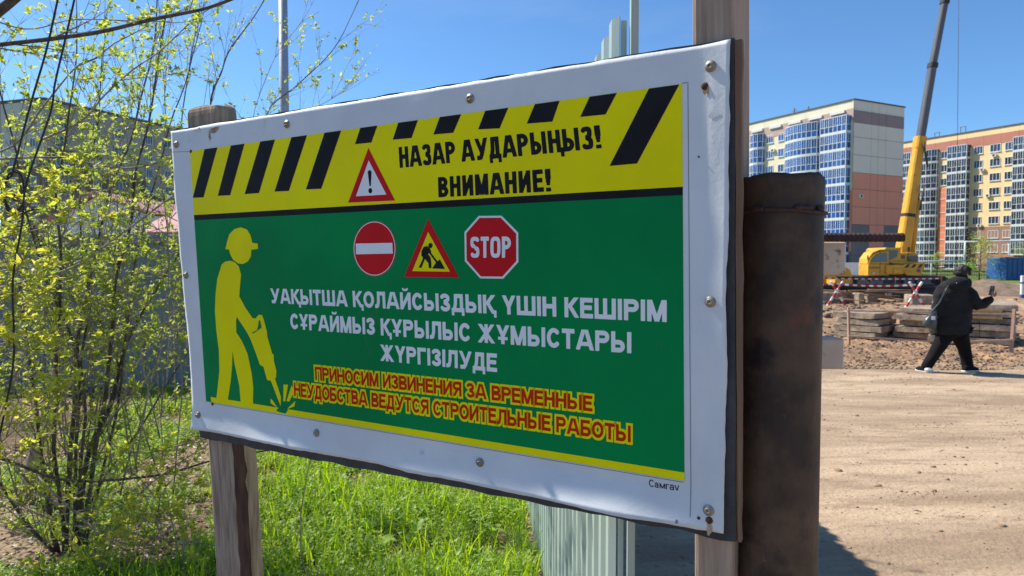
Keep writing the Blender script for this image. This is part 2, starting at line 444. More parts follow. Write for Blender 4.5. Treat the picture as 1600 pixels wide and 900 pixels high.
    if ch == '!':
        o = g(t * 1.25); o.L(h * 1.25, .55, h * 1.25, 1, t=t * 1.25); o.L(h * 1.25, .40, h * 1.25, .56, t=t); o.L(h * 1.25, .27, h * 1.25, .41, t=t * .8); o.L(h * 1.25, 0, h * 1.25, .17, t=t * 1.15); return o
    if ch == 'И': return g(W).L(h, 0, h, 1).L(W - h, 0, W - h, 1).L(h * .8, .02, W - h * .8, .98, t=t * .95)
    if ch == 'Й': return g(W).L(h, 0, h, 1).L(W - h, 0, W - h, 1).L(h * .8, .02, W - h * .8, .98, t=t * .95).L(W * .26, 1.24, W * .36, 1.14, W * .64, 1.14, W * .74, 1.24, free=True, t=t * .55)
    if ch == 'М':
        w = W * 1.2
        return g(w).L(h, 0, h, 1).L(w - h, 0, w - h, 1).L(h * .9, 1.1, w / 2, .02).L(w - h * .9, 1.1, w / 2, .02)
    if ch in 'КҚ':
        o = g(W * .98).L(h, 0, h, 1).L(W * .30, .50, W * .98, 1.12, t=t * .95).L(W * .36, .60, W * .98, -.12, t=t * .95)
        if ch == 'Қ': o.L(W * .80, t * .45, W * 1.02, t * .45, free=True, t=t * .8).L(W * .98, t * .8, W * .98, -.2, free=True, t=t * .75)
        return o
    if ch == 'Ш':
        w = W * 1.42
        return g(w).L(h, 0, h, 1).L(w - h, 0, w - h, 1).L(w / 2, 0, w / 2, 1).L(h, h, w - h, h)
    if ch == 'Ж':
        w = W * 1.45
        return g(w).L(w / 2, 0, w / 2, 1).L(w / 2, .52, w * .02, -.12, t=t * .9).L(w / 2, .52, w * .98, -.12, t=t * .9).L(w / 2, .46, w * .06, 1.12, t=t * .9).L(w / 2, .46, w * .94, 1.12, t=t * .9)
    if ch in 'ОO': return g(W * 1.08).bowl(0, 0, W * 1.08, 1)
    if ch == 'С': return g(W * .98).bowl(0, 0, W * 1.02, 1, 38, 322)
    if ch == 'Я':
        w = W * .98
        o = dbowl(g(w).L(h, 0, h, 1), w, .40, 1.0)
        o.cl = [([(w - x, y) for x, y in pts], r) for pts, r in o.cl]
        return o.L(w * .52, .46, w * .06, -.1, t=t * .95)
    if ch == 'S':
        w = W * .98
        o = g(w)
        o.bowl(0, .455, w, 1.0, 20, 270)
        o.bowl(0, 0, w, .545, 90, -160)
        return o
    x = 0.72
    if ch == 'а':
        w = .60
        return g(w).L(w - h, 0, w - h, .45).bowl(0, 0, w - .02, .46).bowl(.03, .12, w, x + .02, 0, 160)
    if ch == 'м': return g(.78).L(h, 0, h, x).L(.78 - h, 0, .78 - h, x).L(h, x, .39, .05).L(.78 - h, x, .39, .05)
    if ch == 'г': return g(.42).L(h, 0, h, x).L(h, x - h, .42, x - h)
    if ch == 'у': return g(.58).L(.03, x, .30, .05).L(.55, x, .26, -.12, .06, -.18, free=True)
    raise ValueError(ch)
_gc = {}
def glyph_cells(ch, t, rnd, grow):
    """marching-squares fill of a glyph; returns (width, list of polygons)"""
    key = (ch, t, rnd, grow)
    if key in _gc: return _gc[key]
    g = glyph(ch, t, rnd)
    if not g.cl and not g.un:
        _gc[key] = (g.w, []); return _gc[key]
    st = 1 / 34.0
    pad = 0.16 + grow
    xs = np.arange(-pad, g.w + pad + st, st); ys = np.arange(-0.30 - grow, 1.34 + grow + st, st)
    X, Y = np.meshgrid(xs, ys)
    def sdf(lst):
        D = np.full(X.shape, 9.0)
        for pts, r in lst:
            for i in range(len(pts) - 1):
                ax, ay = pts[i]; bx, by = pts[i + 1]
                dx, dy = bx - ax, by - ay; Ln = math.hypot(dx, dy) or 1e-6
                ux, uy = dx / Ln, dy / Ln
                px, py = X - (ax + bx) / 2, Y - (ay + by) / 2
                a = np.abs(px * ux + py * uy) - Ln / 2; b = np.abs(-px * uy + py * ux) - r
                D = np.minimum(D, np.maximum(a, b))
                if i < len(pts) - 2: D = np.minimum(D, np.hypot(X - bx, Y - by) - r)
        return D
    D = np.full(X.shape, 9.0)
    if g.cl: D = np.minimum(D, np.maximum(sdf(g.cl), np.maximum(-Y, Y - 1)))
    if g.un: D = np.minimum(D, sdf(g.un))
    D = D - grow
    ins = D < 0
    polys = []
    ny, nx = X.shape
    for j in range(ny - 1):
        run = None
        for i in range(nx - 1):
            c = (ins[j, i], ins[j, i + 1], ins[j + 1, i + 1], ins[j + 1, i])
            if all(c):
                if run is None: run = i
                continue
            if run is not None:
                polys.append([(xs[run], ys[j]), (xs[i], ys[j]), (xs[i], ys[j + 1]), (xs[run], ys[j + 1])]); run = None
            if not any(c): continue
            cor = [(i, j), (i + 1, j), (i + 1, j + 1), (i, j + 1)]
            out = []
            for k in range(4):
                a, b = cor[k], cor[(k + 1) % 4]
                da, db = D[a[1], a[0]], D[b[1], b[0]]
                if da < 0: out.append((xs[a[0]], ys[a[1]]))
                if (da < 0) != (db < 0):
                    q = da / (da - db)
                    out.append((xs[a[0]] + (xs[b[0]] - xs[a[0]]) * q, ys[a[1]] + (ys[b[1]] - ys[a[1]]) * q))
            if len(out) >= 3: polys.append(out)
        if run is not None:
            polys.append([(xs[run], ys[j]), (xs[-1], ys[j]), (xs[-1], ys[j + 1]), (xs[run], ys[j + 1])])
    _gc[key] = (g.w, polys)
    return _gc[key]
def text_polys(s, t, rnd, gap, grow=0.0):
    x, out = 0.0, []
    for ch in s:
        w, ps = glyph_cells(ch, t, rnd, grow)
        out.append([[(px + x, py) for px, py in p] for p in ps])
        x += w + gap
    return x - gap, out

# ---------------------------------------------------------------- the warning sign on its two posts
SO = Vector((0.34745, 1.4, 0.36154 + CAM_H))
SU = Vector((0.85924887, -0.51155628, 0.00124924)).normalized()
SW = Vector((0.02666051, 0.04234204, -0.9987474)).normalized()
SF = -SU.cross(SW)                      # front normal, towards the viewer
SF = SF.normalized()
CAMP = Vector((0, 0, CAM_H))
def sst(px, py, off=0.0):
    """pixel -> (s, t) on the sign plane (t grows downwards)"""
    o = SO + SF * off
    r = ray(px, py)
    h = CAMP + r * ((o - CAMP).dot(SF) / r.dot(SF))
    d = h - SO
    return d.dot(SU), d.dot(SW)
def S3(s, t, off=0.0): return SO + SU * s + SW * t + SF * off

# print rectangle in (s, t): s -1.629..0, t 0..0.8325 ; banner outline around it
S0, S1, T0, T1 = -1.6295, 0.0, 0.0, 0.8325
bTL, bTR, bBR, bBL = sst(268, 205), sst(1143, 62), sst(1132, 831.5), sst(305, 668)
def banner_off(s, t):
    """distance of the banner skin from the board plane: flat under the print, loose at the border"""
    e = max(S0 - s, s - S1, T0 - t, t - T1, 0.0) / 0.085
    if e <= 0: return 0.0
    e = min(e, 1.2)
    n1 = noise.noise(Vector((s * 3.2, t * 3.2, 0.3)))
    n2 = noise.noise(Vector((s * 9.0, t * 9.0, 4.3)))
    o = 0.004 * e * (0.3 + n1) + 0.0022 * e * n2
    if t > T1 and e > 0.3:
        u = (t - T1) / 0.09
        o += 0.016 * u * u * max(0, 0.5 + 1.5 * noise.noise(Vector((s * 2.6, 0.0, 9.1))))
    if s > S1 + 0.05: o += 0.006 * ((s - S1) / 0.09) ** 2 * (0.6 + n1)
    if s < S0 - 0.02: o += 0.006 * ((S0 - s) / 0.09) ** 2 * (0.6 + n1)
    return max(o, 0.0)
sign = empty('warning_sign', S3(-0.81, 0.42, -0.01), label='large white banner sign with yellow and green Cyrillic print nailed to two timber posts', cat='sign')
_si = sign.location.copy()
def sb(mb, name, **k):
    o = mb.build(name, None, **k)
    o.parent = sign
    o.matrix_parent_inverse.identity()
    for v in o.data.vertices: v.co -= _si
    return o
# backing board: dark faced, raw wood edge on the right
def outline(p, u):  return p
mb = MB()
dTL, dTR, dBR, dBL = (bTL[0] + .004, bTL[1] - .004), (bTR[0] + .004, bTR[1] - .004), sst(1149, 848), sst(311, 684)
n = 60
def edge(a, b, amp, seed, k=n):
    return [(a[0] + (b[0] - a[0]) * i / k + (amp * noise.noise(Vector((i * .31, seed, 0))) if 0 < i < k else 0),
             a[1] + (b[1] - a[1]) * i / k + (amp * noise.noise(Vector((i * .37, seed, 5))) if 0 < i < k else 0)) for i in range(k)]
poly = edge(dTL, dTR, .004, 1) + edge(dTR, dBR, .002, 2, 20) + edge(dBR, dBL, .006, 3) + edge(dBL, dTL, .003, 4, 20)
mb.prism([(x, -y) for x, y in poly], 0.012, M['board'], lambda x, y, z: S3(x, -y, -0.016 + z))
sb(mb, 'board')
mb = MB()   # raw edge batten at the right
bs = [sst(1141, 70)[0], sst(1141, 400)[0]]
pb = [(bTR[0] + .005, bTR[1]), (bTR[0] + .022, bTR[1] + .004)]
right = [(bTR[0] + .018 + .004 * noise.noise(Vector((i * .5, 0, 3))), bTR[1] + (dBR[1] - bTR[1]) * i / 24) for i in range(25)]
left = [(bTR[0] + .0045 + (dBR[0] - bTR[0]) * i / 24 + .002 * noise.noise(Vector((i * .9, 2, 3))), bTR[1] + (dBR[1] - bTR[1]) * i / 24) for i in range(25)]
mb.prism([(x, -y) for x, y in left + right[::-1]], 0.016, M['wood_edge'], lambda x, y, z: S3(x, -y, -0.022 + z))
sb(mb, 'edge_batten')

# banner skin
NX, NY = 190, 110
V = []; F = []
for j in range(NY + 1):
    v = j / NY
    for i in range(NX + 1):
        u = i / NX
        top = Vector(bTL).lerp(Vector(bTR), u); bot = Vector(bBL).lerp(Vector(bBR), u)
        p = top.lerp(bot, v)
        s_, t_ = p.x, p.y
        wob = 0.0035
        if i in (0, NX): s_ += wob * noise.noise(Vector((v * 7, i, 0))) + .002 * noise.noise(Vector((v * 30, i, 0)))
        if j in (0, NY): t_ += wob * noise.noise(Vector((u * 12, j, 0))) + .0015 * noise.noise(Vector((u * 50, j, 0)))
        q = S3(s_, t_, banner_off(s_, t_)) - _si
        V.append(q[:])
for j in range(NY):
    for i in range(NX):
        a = j * (NX + 1) + i
        F.append((a, a + NX + 1, a + NX + 2, a + 1))
me = fast_mesh('banner', np.array(V), np.array(F), [M['vinyl']], smooth=True)
banner = link('banner', me, sign)
md = banner.modifiers.new('thick', 'SOLIDIFY'); md.thickness = 0.0008; md.offset = -1

def flat(name, polys, m, off, holes=None):
    """flat print: polygons given in pixels of the photograph, laid on the sign plane"""
    mb = MB()
    for poly in polys:
        st = [sst(*p) for p in poly]
        vs = [S3(s, t, off) for s, t in st]
        tri = tessellate_polygon([[Vector((s, t, 0)) for s, t in st]])
        n = Vector((0, 0, 0))
        fs = []
        for a, b, c in tri:
            nn = (vs[b] - vs[a]).cross(vs[c] - vs[a])
            fs.append((a, b, c) if nn.dot(SF) > 0 else (a, c, b))
        mb.add(vs, fs, m)
    return sb(mb, name)
LY = 0.0005
# ground colours: exact rectangles in sign coordinates
def rect(name, s0, t0, s1, t1, m, off):
    mb = MB()
    mb.add([S3(s0, t0, off), S3(s0, t1, off), S3(s1, t1, off), S3(s1, t0, off)], [(0, 1, 2, 3)], m)
    return sb(mb, name)
tb0 = (sst(302, 335.7)[1] + sst(1063.6, 292.4)[1]) / 2
tb1 = (sst(302, 343.5)[1] + sst(1063.6, 306.4)[1]) / 2
ty = (sst(340, 621)[1] + sst(1068, 739)[1]) / 2
rect('yellow_print', S0, T0, S1, tb0, M['p_yellow'], LY)
rect('black_band', S0, tb0, S1, tb1, M['p_black'], LY)
rect('green_print', S0, tb1, S1, T1, M['p_green'], LY)
def c1(*p): return [(250 + p[i] / 3, 50 + p[i + 1] / 3) for i in range(0, len(p), 2)]
def c2(*p): return [(700 + p[i] / 2.5717, p[i + 1] / 2.5717) for i in range(0, len(p), 2)]
def c3(*p): return [(250 + p[i] / 2.5714, 330 + p[i + 1] / 2.5714) for i in range(0, len(p), 2)]
def c4(*p): return [(700 + p[i] / 3, 320 + p[i + 1] / 3) for i in range(0, len(p), 2)]
def c5(*p): return [(400 + p[i] / 2, 540 + p[i + 1] / 2) for i in range(0, len(p), 2)]
stripes = [c1(210, 547, 270, 540, 205, 775, 155, 777), c1(333, 530, 397, 522, 330, 765, 272, 768),
           c1(471, 512, 540, 502, 465, 755, 398, 760), c1(617, 492, 690, 482, 605, 745, 538, 748),
           c1(772, 472, 850, 461, 757, 735, 685, 738), c1(940, 450, 1020, 439, 992, 518, 915, 526),
           c1(1118, 428, 1210, 415, 1180, 497, 1092, 505), [(687.5, 184.5), (721, 179.3), (708.5, 207.5), (677.5, 210.3)],
           c2(150, 446, 243, 433, 208, 516, 122, 520), c2(350, 418, 449, 404, 420, 489, 317, 497),
           c2(570, 388, 679, 372, 634, 460, 532, 470), c2(808, 353, 930, 334, 760, 657, 650, 667)]
stripes2 = []
for q in stripes:          # the top corners lie exactly on the print's upper edge
    stripes2.append(q)
for q in stripes2:
    st = [list(sst(*p)) for p in q]
    st[0][1] = st[1][1] = T0 + 0.0005
    mb = MB()
    vs = [S3(s, t, 2 * LY) for s, t in st]
    mb.add(vs, [(0, 3, 2, 1)], M['p_black'])
    sb(mb, 'hazard_stripe')
# warning triangle
flat('warning_triangle', [c1(978, 543, 883, 800, 1103, 790)], M['p_red'], 2 * LY)
flat('triangle_field', [c1(980, 602, 920, 770, 1063, 762)], M['p_white'], 3 * LY)
flat('exclamation_mark', [c1(976, 655, 985, 646, 994, 655, 990, 722, 984, 722)] +
     [[(579.3 + 3 * math.cos(R(a)), 298 + 4.2 * math.sin(R(a))) for a in range(0, 360, 30)]], M['p_black'], 4 * LY)
# no-entry disc
def disc(cx, cy, rx, ry, k=48): return [(cx + rx * math.cos(2 * math.pi * i / k), cy + ry * math.sin(2 * math.pi * i / k)) for i in range(k)]
flat('no_entry_disc', [disc(585.8, 388.3, 33.6, 43.2)], M['p_red'], 2 * LY)
mb_ring = []
o_, i_ = disc(585.8, 388.3, 32.6, 42.2), disc(585.8, 388.3, 31.6, 41)
flat('disc_rim', [[o_[k], o_[(k + 1) % 48], i_[(k + 1) % 48], i_[k]] for k in range(48)], M['p_white'], 3 * LY)
flat('no_entry_bar', [c3(788, 130, 935, 127, 937, 170, 789, 173)], M['p_white'], 3 * LY)
# roadworks triangle with digging figure
flat('roadworks_triangle', [[(669.3, 341.7), (631.8, 432.5), (718, 434)]], M['p_red'], 2 * LY)
flat('triangle_field', [[(669.5, 362.5), (644.8, 423.5), (703.5, 424.5)]], M['p_yellow'], 3 * LY)
flat('digging_figure', [disc(673.2, 383.6, 3.4, 4.2, 14),
     c3(1052, 160, 1062, 142, 1075, 140, 1087, 150, 1092, 165, 1078, 172, 1068, 172, 1062, 186, 1052, 180),
     c3(1060, 168, 1078, 172, 1088, 184, 1092, 206, 1092, 229, 1082, 229, 1080, 208, 1066, 192, 1052, 228, 1041, 226, 1056, 196),
     c3(1084, 170, 1090, 166, 1118, 203, 1112, 208),
     c3(1095, 230, 1110, 207, 1126, 193, 1136, 212, 1147, 232)], M['p_black'], 4 * LY)
# stop octagon
oc = c4(145, 52, 252, 51, 330, 130, 331, 268, 260, 346, 152, 345, 80, 264, 78, 128)
flat('stop_octagon', [oc], M['p_white'], 2 * LY)
cx_, cy_ = sum(p[0] for p in oc) / 8, sum(p[1] for p in oc) / 8
flat('octagon_field', [[(cx_ + (x - cx_) * .925, cy_ + (y - cy_) * .935) for x, y in oc]], M['p_red'], 3 * LY)
# worker with jackhammer, yellow ground strip
tline = lambda px: None
rect('ground_strip', sst(330, 622)[0], ty, S1, T1 - 0.0005, M['p_yellow'], 2 * LY)
flat('worker_head', [c3(264, 152, 270, 125, 280, 92, 300, 72, 325, 65, 350, 73, 364, 95, 372, 127, 393, 130, 395, 151, 368, 155, 366, 182, 354, 202, 335, 212, 315, 210, 295, 195, 283, 172, 279, 154)], M['p_yellow'], 2 * LY)
flat('worker_body', [c3(250, 213, 264, 202, 282, 199, 300, 204, 318, 221, 327, 255, 323, 300, 320, 342, 345, 388, 374, 430, 391, 430, 388, 426, 399, 416, 411, 417, 418, 434, 431, 484, 433, 505, 452, 572, 458, 576, 459, 602, 469, 640, 468, 668, 463, 671, 487, 745, 486, 783, 447, 681, 432, 678, 417, 625, 403, 617, 388, 574, 366, 516, 352, 488, 310, 424, 307, 440, 308, 486, 330, 520, 353, 572, 370, 652, 376, 705, 375, 775, 326, 768, 320, 700, 300, 608, 293, 560, 291, 620, 286, 680, 274, 757, 270, 764, 205, 752, 206, 745, 228, 750, 234, 700, 240, 640, 238, 560, 228, 480, 222, 400, 225, 330, 232, 270)], M['p_yellow'], 2.6 * LY)
flat('hammer_handle_gap', [c3(397, 441, 404, 437, 410, 468, 377, 491, 370, 488, 391, 478, 397, 456)], M['p_green'], 3.4 * LY)
flat('spark', [c3(498, 696, 516, 697, 505, 762, 497, 764), c3(530, 700, 546, 718, 520, 765, 510, 762), c3(521, 785, 545, 762, 542, 783, 512, 795), c3(446, 752, 456, 762, 474, 790, 446, 770)], M['p_yellow'], 3 * LY)
flat('spark_gap', [c3(468, 800, 488, 780, 500, 786, 516, 797, 506, 813, 478, 806)], M['p_green'], 3.4 * LY)
# fold lines round the print
for a, b in (((1075, 131), (1080, 806)), ((268, 238), (297, 236.5)), ((1066, 130), (1076, 129)), ((331, 630), (1068, 753.5))):
    a, b = sst(*a), sst(*b)
    d = Vector((b[0] - a[0], b[1] - a[1])).normalized() * 0.0007
    mb = MB(); k = 24; vs = []
    for i in range(k + 1):
        x, y = a[0] + (b[0] - a[0]) * i / k, a[1] + (b[1] - a[1]) * i / k
        for sg in (-1, 1):
            s_, t_ = x - sg * d.y, y + sg * d.x
            vs.append(S3(s_, t_, banner_off(s_, t_) + 0.0006))
    mb.add(vs, [(2 * i, 2 * i + 1, 2 * i + 3, 2 * i + 2) for i in range(k)], M['fold'])
    sb(mb, 'fold_line')
# lettering
def lettering(s, tl, bl, tr, br, t, rnd, gap, layers):
    """tl, bl = top and baseline of the first letter, tr, br of the last (pixels)"""
    TLs, BLs, TRs, BRs = (Vector(sst(*p)) for p in (tl, bl, tr, br))
    W, _ = text_polys(s, t, rnd, gap)
    for (m, grow, off, nm) in layers:
        _, gl = text_polys(s, t, rnd, gap, grow)
        mb = MB()
        for ps in gl:
            for p in ps:
                vs = []
                for x, y in p:
                    q = BLs.lerp(BRs, x / W) + (TLs.lerp(TRs, x / W) - BLs.lerp(BRs, x / W)) * y
                    vs.append(S3(q.x, q.y, off))
                n = (vs[1] - vs[0]).cross(vs[2] - vs[0])
                f = tuple(range(len(vs)))
                mb.add(vs, [f if n.dot(SF) > 0 else f[::-1]], m)
        o = sb(mb, nm)
        bm = bmesh.new(); bm.from_mesh(o.data)
        bmesh.ops.remove_doubles(bm, verts=bm.verts, dist=1e-6)
        bm.to_mesh(o.data); bm.free()
BK, WH, RD, YL = M['p_black'], M['p_white'], M['p_textred'], M['p_yellow']
lettering('НАЗАР АУДАРЫҢЫЗ!', (623, 230), (625, 262.5), (937, 195.5), (941, 231.5), .205, False, .10, [(BK, 0, 2 * LY, 'lettering')])
lettering('ВНИМАНИЕ!', (684.5, 277), (685.5, 308.5), (860, 263.5), (862, 299), .205, False, .10, [(BK, 0, 2 * LY, 'lettering')])
lettering('УАҚЫТША ҚОЛАЙСЫЗДЫҚ ҮШІН КЕШІРІМ', (422.5, 450.5), (424, 473.5), (1042, 469), (1042, 503.3), .225, True, .10, [(WH, 0, 2 * LY, 'lettering')])
lettering('СҰРАЙМЫЗ ҚҰРЫЛЫС ЖҰМЫСТАРЫ', (453.5, 489.5), (454.5, 513.8), (986.7, 519), (986.7, 552), .225, True, .10, [(WH, 0, 2 * LY, 'lettering')])
lettering('ЖҮРГІЗІЛУДЕ', (593.5, 538), (594.5, 563.5), (776.7, 552.5), (776.7, 581.3), .225, True, .10, [(WH, 0, 2 * LY, 'lettering')])
lettering('ПРИНОСИМ ИЗВИНЕНИЯ ЗА ВРЕМЕННЫЕ', (492.5, 572.5), (493.5, 593.5), (926, 618.5), (926, 642.8), .205, True, .10,
          [(YL, .15, 3 * LY, 'lettering_outline'), (RD, 0, 4 * LY, 'lettering')])
lettering('НЕУДОБСТВА ВЕДУТСЯ СТРОИТЕЛЬНЫЕ РАБОТЫ', (460, 597.5), (460.5, 618.5), (986, 665), (986, 691), .205, True, .10,
          [(YL, .15, 3.4 * LY, 'lettering_outline'), (RD, 0, 4.4 * LY, 'lettering')])
lettering('STOP', (735.7, 370), (736, 402.7), (799, 369.5), (799, 402.7), .19, False, .09, [(WH, 0, 4 * LY, 'lettering')])
lettering('Са', (1014, 748.5), (1014.5, 760), (1029, 751.5), (1029, 762.5), .13, True, .09, [(BK, 0, LY + .0004, 'lettering')])
lettering('мгау', (1030.5, 751.6), (1031, 763), (1061, 755), (1061, 767.3), .13, True, .09, [(BK, 0, LY + .0004, 'lettering')])
# stains on the white border: brown smear at the top left, rust runs under the nails
def stain(name, px, py, rx_, ry_, m, seed, lean=0.0):
    s0, t0 = sst(px, py); n = 26; vs = [S3(s0, t0, banner_off(s0, t0) + .0006)]
    for i in range(n):
        a = 2 * math.pi * i / n
        r_ = 1 + .55 * noise.noise(Vector((math.cos(a) * 1.6, math.sin(a) * 1.6, seed))) + .35 * noise.noise(Vector((math.cos(a) * 5, math.sin(a) * 5, seed)))
        s_, t_ = s0 + (rx_ * math.cos(a) + lean * math.sin(a)) * r_, t0 + ry_ * math.sin(a) * r_
        vs.append(S3(s_, t_, banner_off(s_, t_) + .0006))
    mb = MB(); fs = [(0, 1 + i, 1 + (i + 1) % n) for i in range(n)]
    nn = (vs[1] - vs[0]).cross(vs[2] - vs[0])
    mb.add(vs, fs if nn.dot(SF) > 0 else [f[::-1] for f in fs], m); sb(mb, name)
stain('stain', 335, 203, .024, .009, M['stain'], 1, -.014); stain('stain', 328, 214, .006, .010, M['stain'], 2); stain('stain', 312, 203, .007, .006, M['stain_pale'], 3)
stain('stain', 292, 538, .006, .016, M['stain'], 4); stain('stain', 1110, 822, .006, .014, M['stain_rust'], 5); stain('stain', 1104, 142, .007, .009, M['stain_rust'], 6)
stain('stain', 1060, 812, .003, .005, M['fold'], 7); stain('stain', 660, 706, .008, .006, M['stain_pale'], 8); stain('stain', 1116, 180, .010, .006, M['stain_pale'], 9)
# screws with washers, nail heads
def screw_at(px, py, rad, m, name, tilt=0.0, dx=0.0, proto=[None]):
    s_, t_ = sst(px, py)
    o0 = banner_off(s_, t_)
    mb = MB()
    rr = random.random
    ax = (SF + SU * (rr() - .5) * .25 + SW * (rr() - .5) * .25).normalized()
    base = S3(s_, t_, o0)
    e1 = SU - ax * SU.dot(ax); e1.normalize(); e2 = ax.cross(e1)
    k = 20
    prof = [(1.0, -0.001), (1.0, .0015), (.93, .0030), (.55, .0042), (.52, .0044), (.52, .0075), (.44, .0085), (.3, .0087), (.26, .0066)]
    if name == 'nail_head': prof = [(1, -.001), (1, .001), (.7, .0025), (.2, .003)]
    vs = []
    for r_, z_ in prof:
        for q in range(k):
            a = 2 * math.pi * q / k
            wob = 1 + (.12 * noise.noise(Vector((q * .7, px, 0))) if name == 'nail_head' else 0)
            vs.append(base + (e1 * math.cos(a) + e2 * math.sin(a)) * rad * r_ * wob + ax * z_)
    fs = [(i * k + q, i * k + (q + 1) % k, (i + 1) * k + (q + 1) % k, (i + 1) * k + q) for i in range(len(prof) - 1) for q in range(k)]
    fs.append(tuple((len(prof) - 1) * k + q for q in range(k)))
    mb.add(vs, fs, m, True)
    sb(mb, name)
for px, py in ((277, 226), (449, 194), (735, 154), (1111, 104), (1111, 471), (1108, 796), (751, 722), (495.5, 676), (312, 648), (292, 430)):
    d = 1060 / 1.4
    s_, t_ = sst(px, py); dist = (S3(s_, t_) - CAMP).length
    screw_at(px, py, 0.0118, M['washer'], 'screw')
for px, py, r in ((298.5, 236.5, .0055), (1102, 135, .0078), (1109.5, 811, .0078), (332, 631, .006), (1093, 807.5, .0035), (1092, 245, .002)):
    screw_at(px, py, r, M['rust_screw'], 'nail_head')

# posts: beams behind the board, each a part of the sign
def post_frame(off_front):
    return lambda s, t, z: S3(s, t, -off_front - z)
def make_post(name, s0, s1, front, depth, ttop, tbot, m, top_round=0.0, seed=0, skew=0.0):
    bm = bmesh.new()
    nz = 26
    ring = []
    corners = [(s0, 0), (s0, depth), (s1, depth), (s1, 0)]
    prof = []
    r_ = 0.010
    for i, (a, b) in enumerate(corners):
        pa, pn = corners[i - 1], corners[(i + 1) % 4]
        d1 = Vector((pa[0] - a, pa[1] - b)).normalized() * r_; d2 = Vector((pn[0] - a, pn[1] - b)).normalized() * r_
        prof += [(a + d1.x, b + d1.y), (a + (d1.x + d2.x) * .3, b + (d1.y + d2.y) * .3), (a + d2.x, b + d2.y)]
        for q in (.33, .66): prof.append((a + d2.x + (pn[0] - a - 2 * d2.x) * q, b + d2.y + (pn[1] - b - 2 * d2.y) * q))
    cs, cd = (s0 + s1) / 2, depth / 2
    rows = []
    zs = [ttop + (tbot - ttop) * (i / nz) for i in range(nz + 1)]
    if top_round: zs = [ttop, ttop + top_round * .25, ttop + top_round * .6, ttop + top_round] + [z for z in zs if z > ttop + top_round * 1.5]
    for zi, t in enumerate(zs):
        sc_ = 1.0
        if top_round and zi < 3: sc_ = (.80, .92, .985)[zi]
        row = []
        for k, (a, b) in enumerate(prof):
            w_ = .0025 * noise.noise(Vector((k * .9 + seed, t * 2.2, 1)))
            a2, b2 = cs + (a - cs) * (sc_ + w_ * 8), cd + (b - cd) * (sc_ + w_ * 8)
            dz = 0.010 * noise.noise(Vector((a * 30, b * 30, seed))) if zi == 0 else 0
            row.append(bm.verts.new(S3(a2, t + dz, -front - b2) - _si))
        rows.append(row)
    for i in range(len(rows) - 1):
        for k in range(len(prof)):
            bm.faces.new((rows[i][k], rows[i + 1][k], rows[i + 1][(k + 1) % len(prof)], rows[i][(k + 1) % len(prof)]))
    bm.faces.new(rows[0]); bm.faces.new(rows[-1][::-1])
    bmesh.ops.recalc_face_normals(bm, faces=bm.faces)
    me = bpy.data.meshes.new(name); bm.to_mesh(me); bm.free()
    me.materials.append(m)
    return link(name, me, sign)
def tground(s, off):        # t at which the post meets the ground (a little below it)
    p = S3(s, 0, off); return (p.z + 0.06) / -SW.z
FR = 0.019
def side_depth(s1, px, py, front):
    """depth of the right face of a post so that its rear corner shows at the pixel"""
    r = ray(px, py); n = SU
    o = S3(s1, 0); h = CAMP + r * ((o - CAMP).dot(n) / r.dot(n))
    return -(h - SO).dot(SF) - front
ls0, ls1 = sst(291, 190, -FR)[0] , sst(340, 190, -FR)[0]
lm0, lm1 = sst(333, 760, -FR)[0], sst(372, 760, -FR)[0]
ldep = side_depth(ls1, 372, 185, FR)
rs0, rs1 = sst(1080, 30, -FR - .003)[0], sst(1146, 30, -FR - .003)[0]
rdep = side_depth(rs1, 1177, 40, FR + .003)
make_post('post', ls0, ls1, FR, min(ldep, .16), sst(320, 163, -FR)[1], tground(ls0, -FR), M['timber_dark'], .03, 3)
mb = MB(); k = 30; vs = []; fs = []        # strip of rotten bark sunk into the left post
gs0, gs1 = sst(373, 700, -FR)[0], sst(392, 700, -FR)[0]
for i in range(k + 1):
    t = sst(380, 640, -FR)[1] + (tground(ls0, -FR) - sst(380, 640, -FR)[1]) * i / k
    w0 = .010 * noise.noise(Vector((i * .8, 1, 1))); w1 = .010 * noise.noise(Vector((i * .9, 5, 1)))
    s0, s1 = gs0 - ls0 + ls0 + w0, gs1 + w1
    for q, (s_, o_) in enumerate(((s0, .001), (s0 + .006, .006 + .004 * noise.noise(Vector((i, 2, 2)))), (s1 - .006, .005 + .004 * noise.noise(Vector((i, 8, 2)))), (s1, .001))):
        vs.append(S3(s_ - .030, t, -FR + o_))
for i in range(k):
    for q in range(3): fs.append((i * 4 + q, i * 4 + 4 + q, i * 4 + 5 + q, i * 4 + 1 + q))
mb.add(vs, fs, M['timber_rot']); sb(mb, 'bark_strip')
make_post('post', rs0, rs1, FR + .003, min(rdep, .16), -0.62, tground(rs0, -FR), M['timber'], 0, 9)

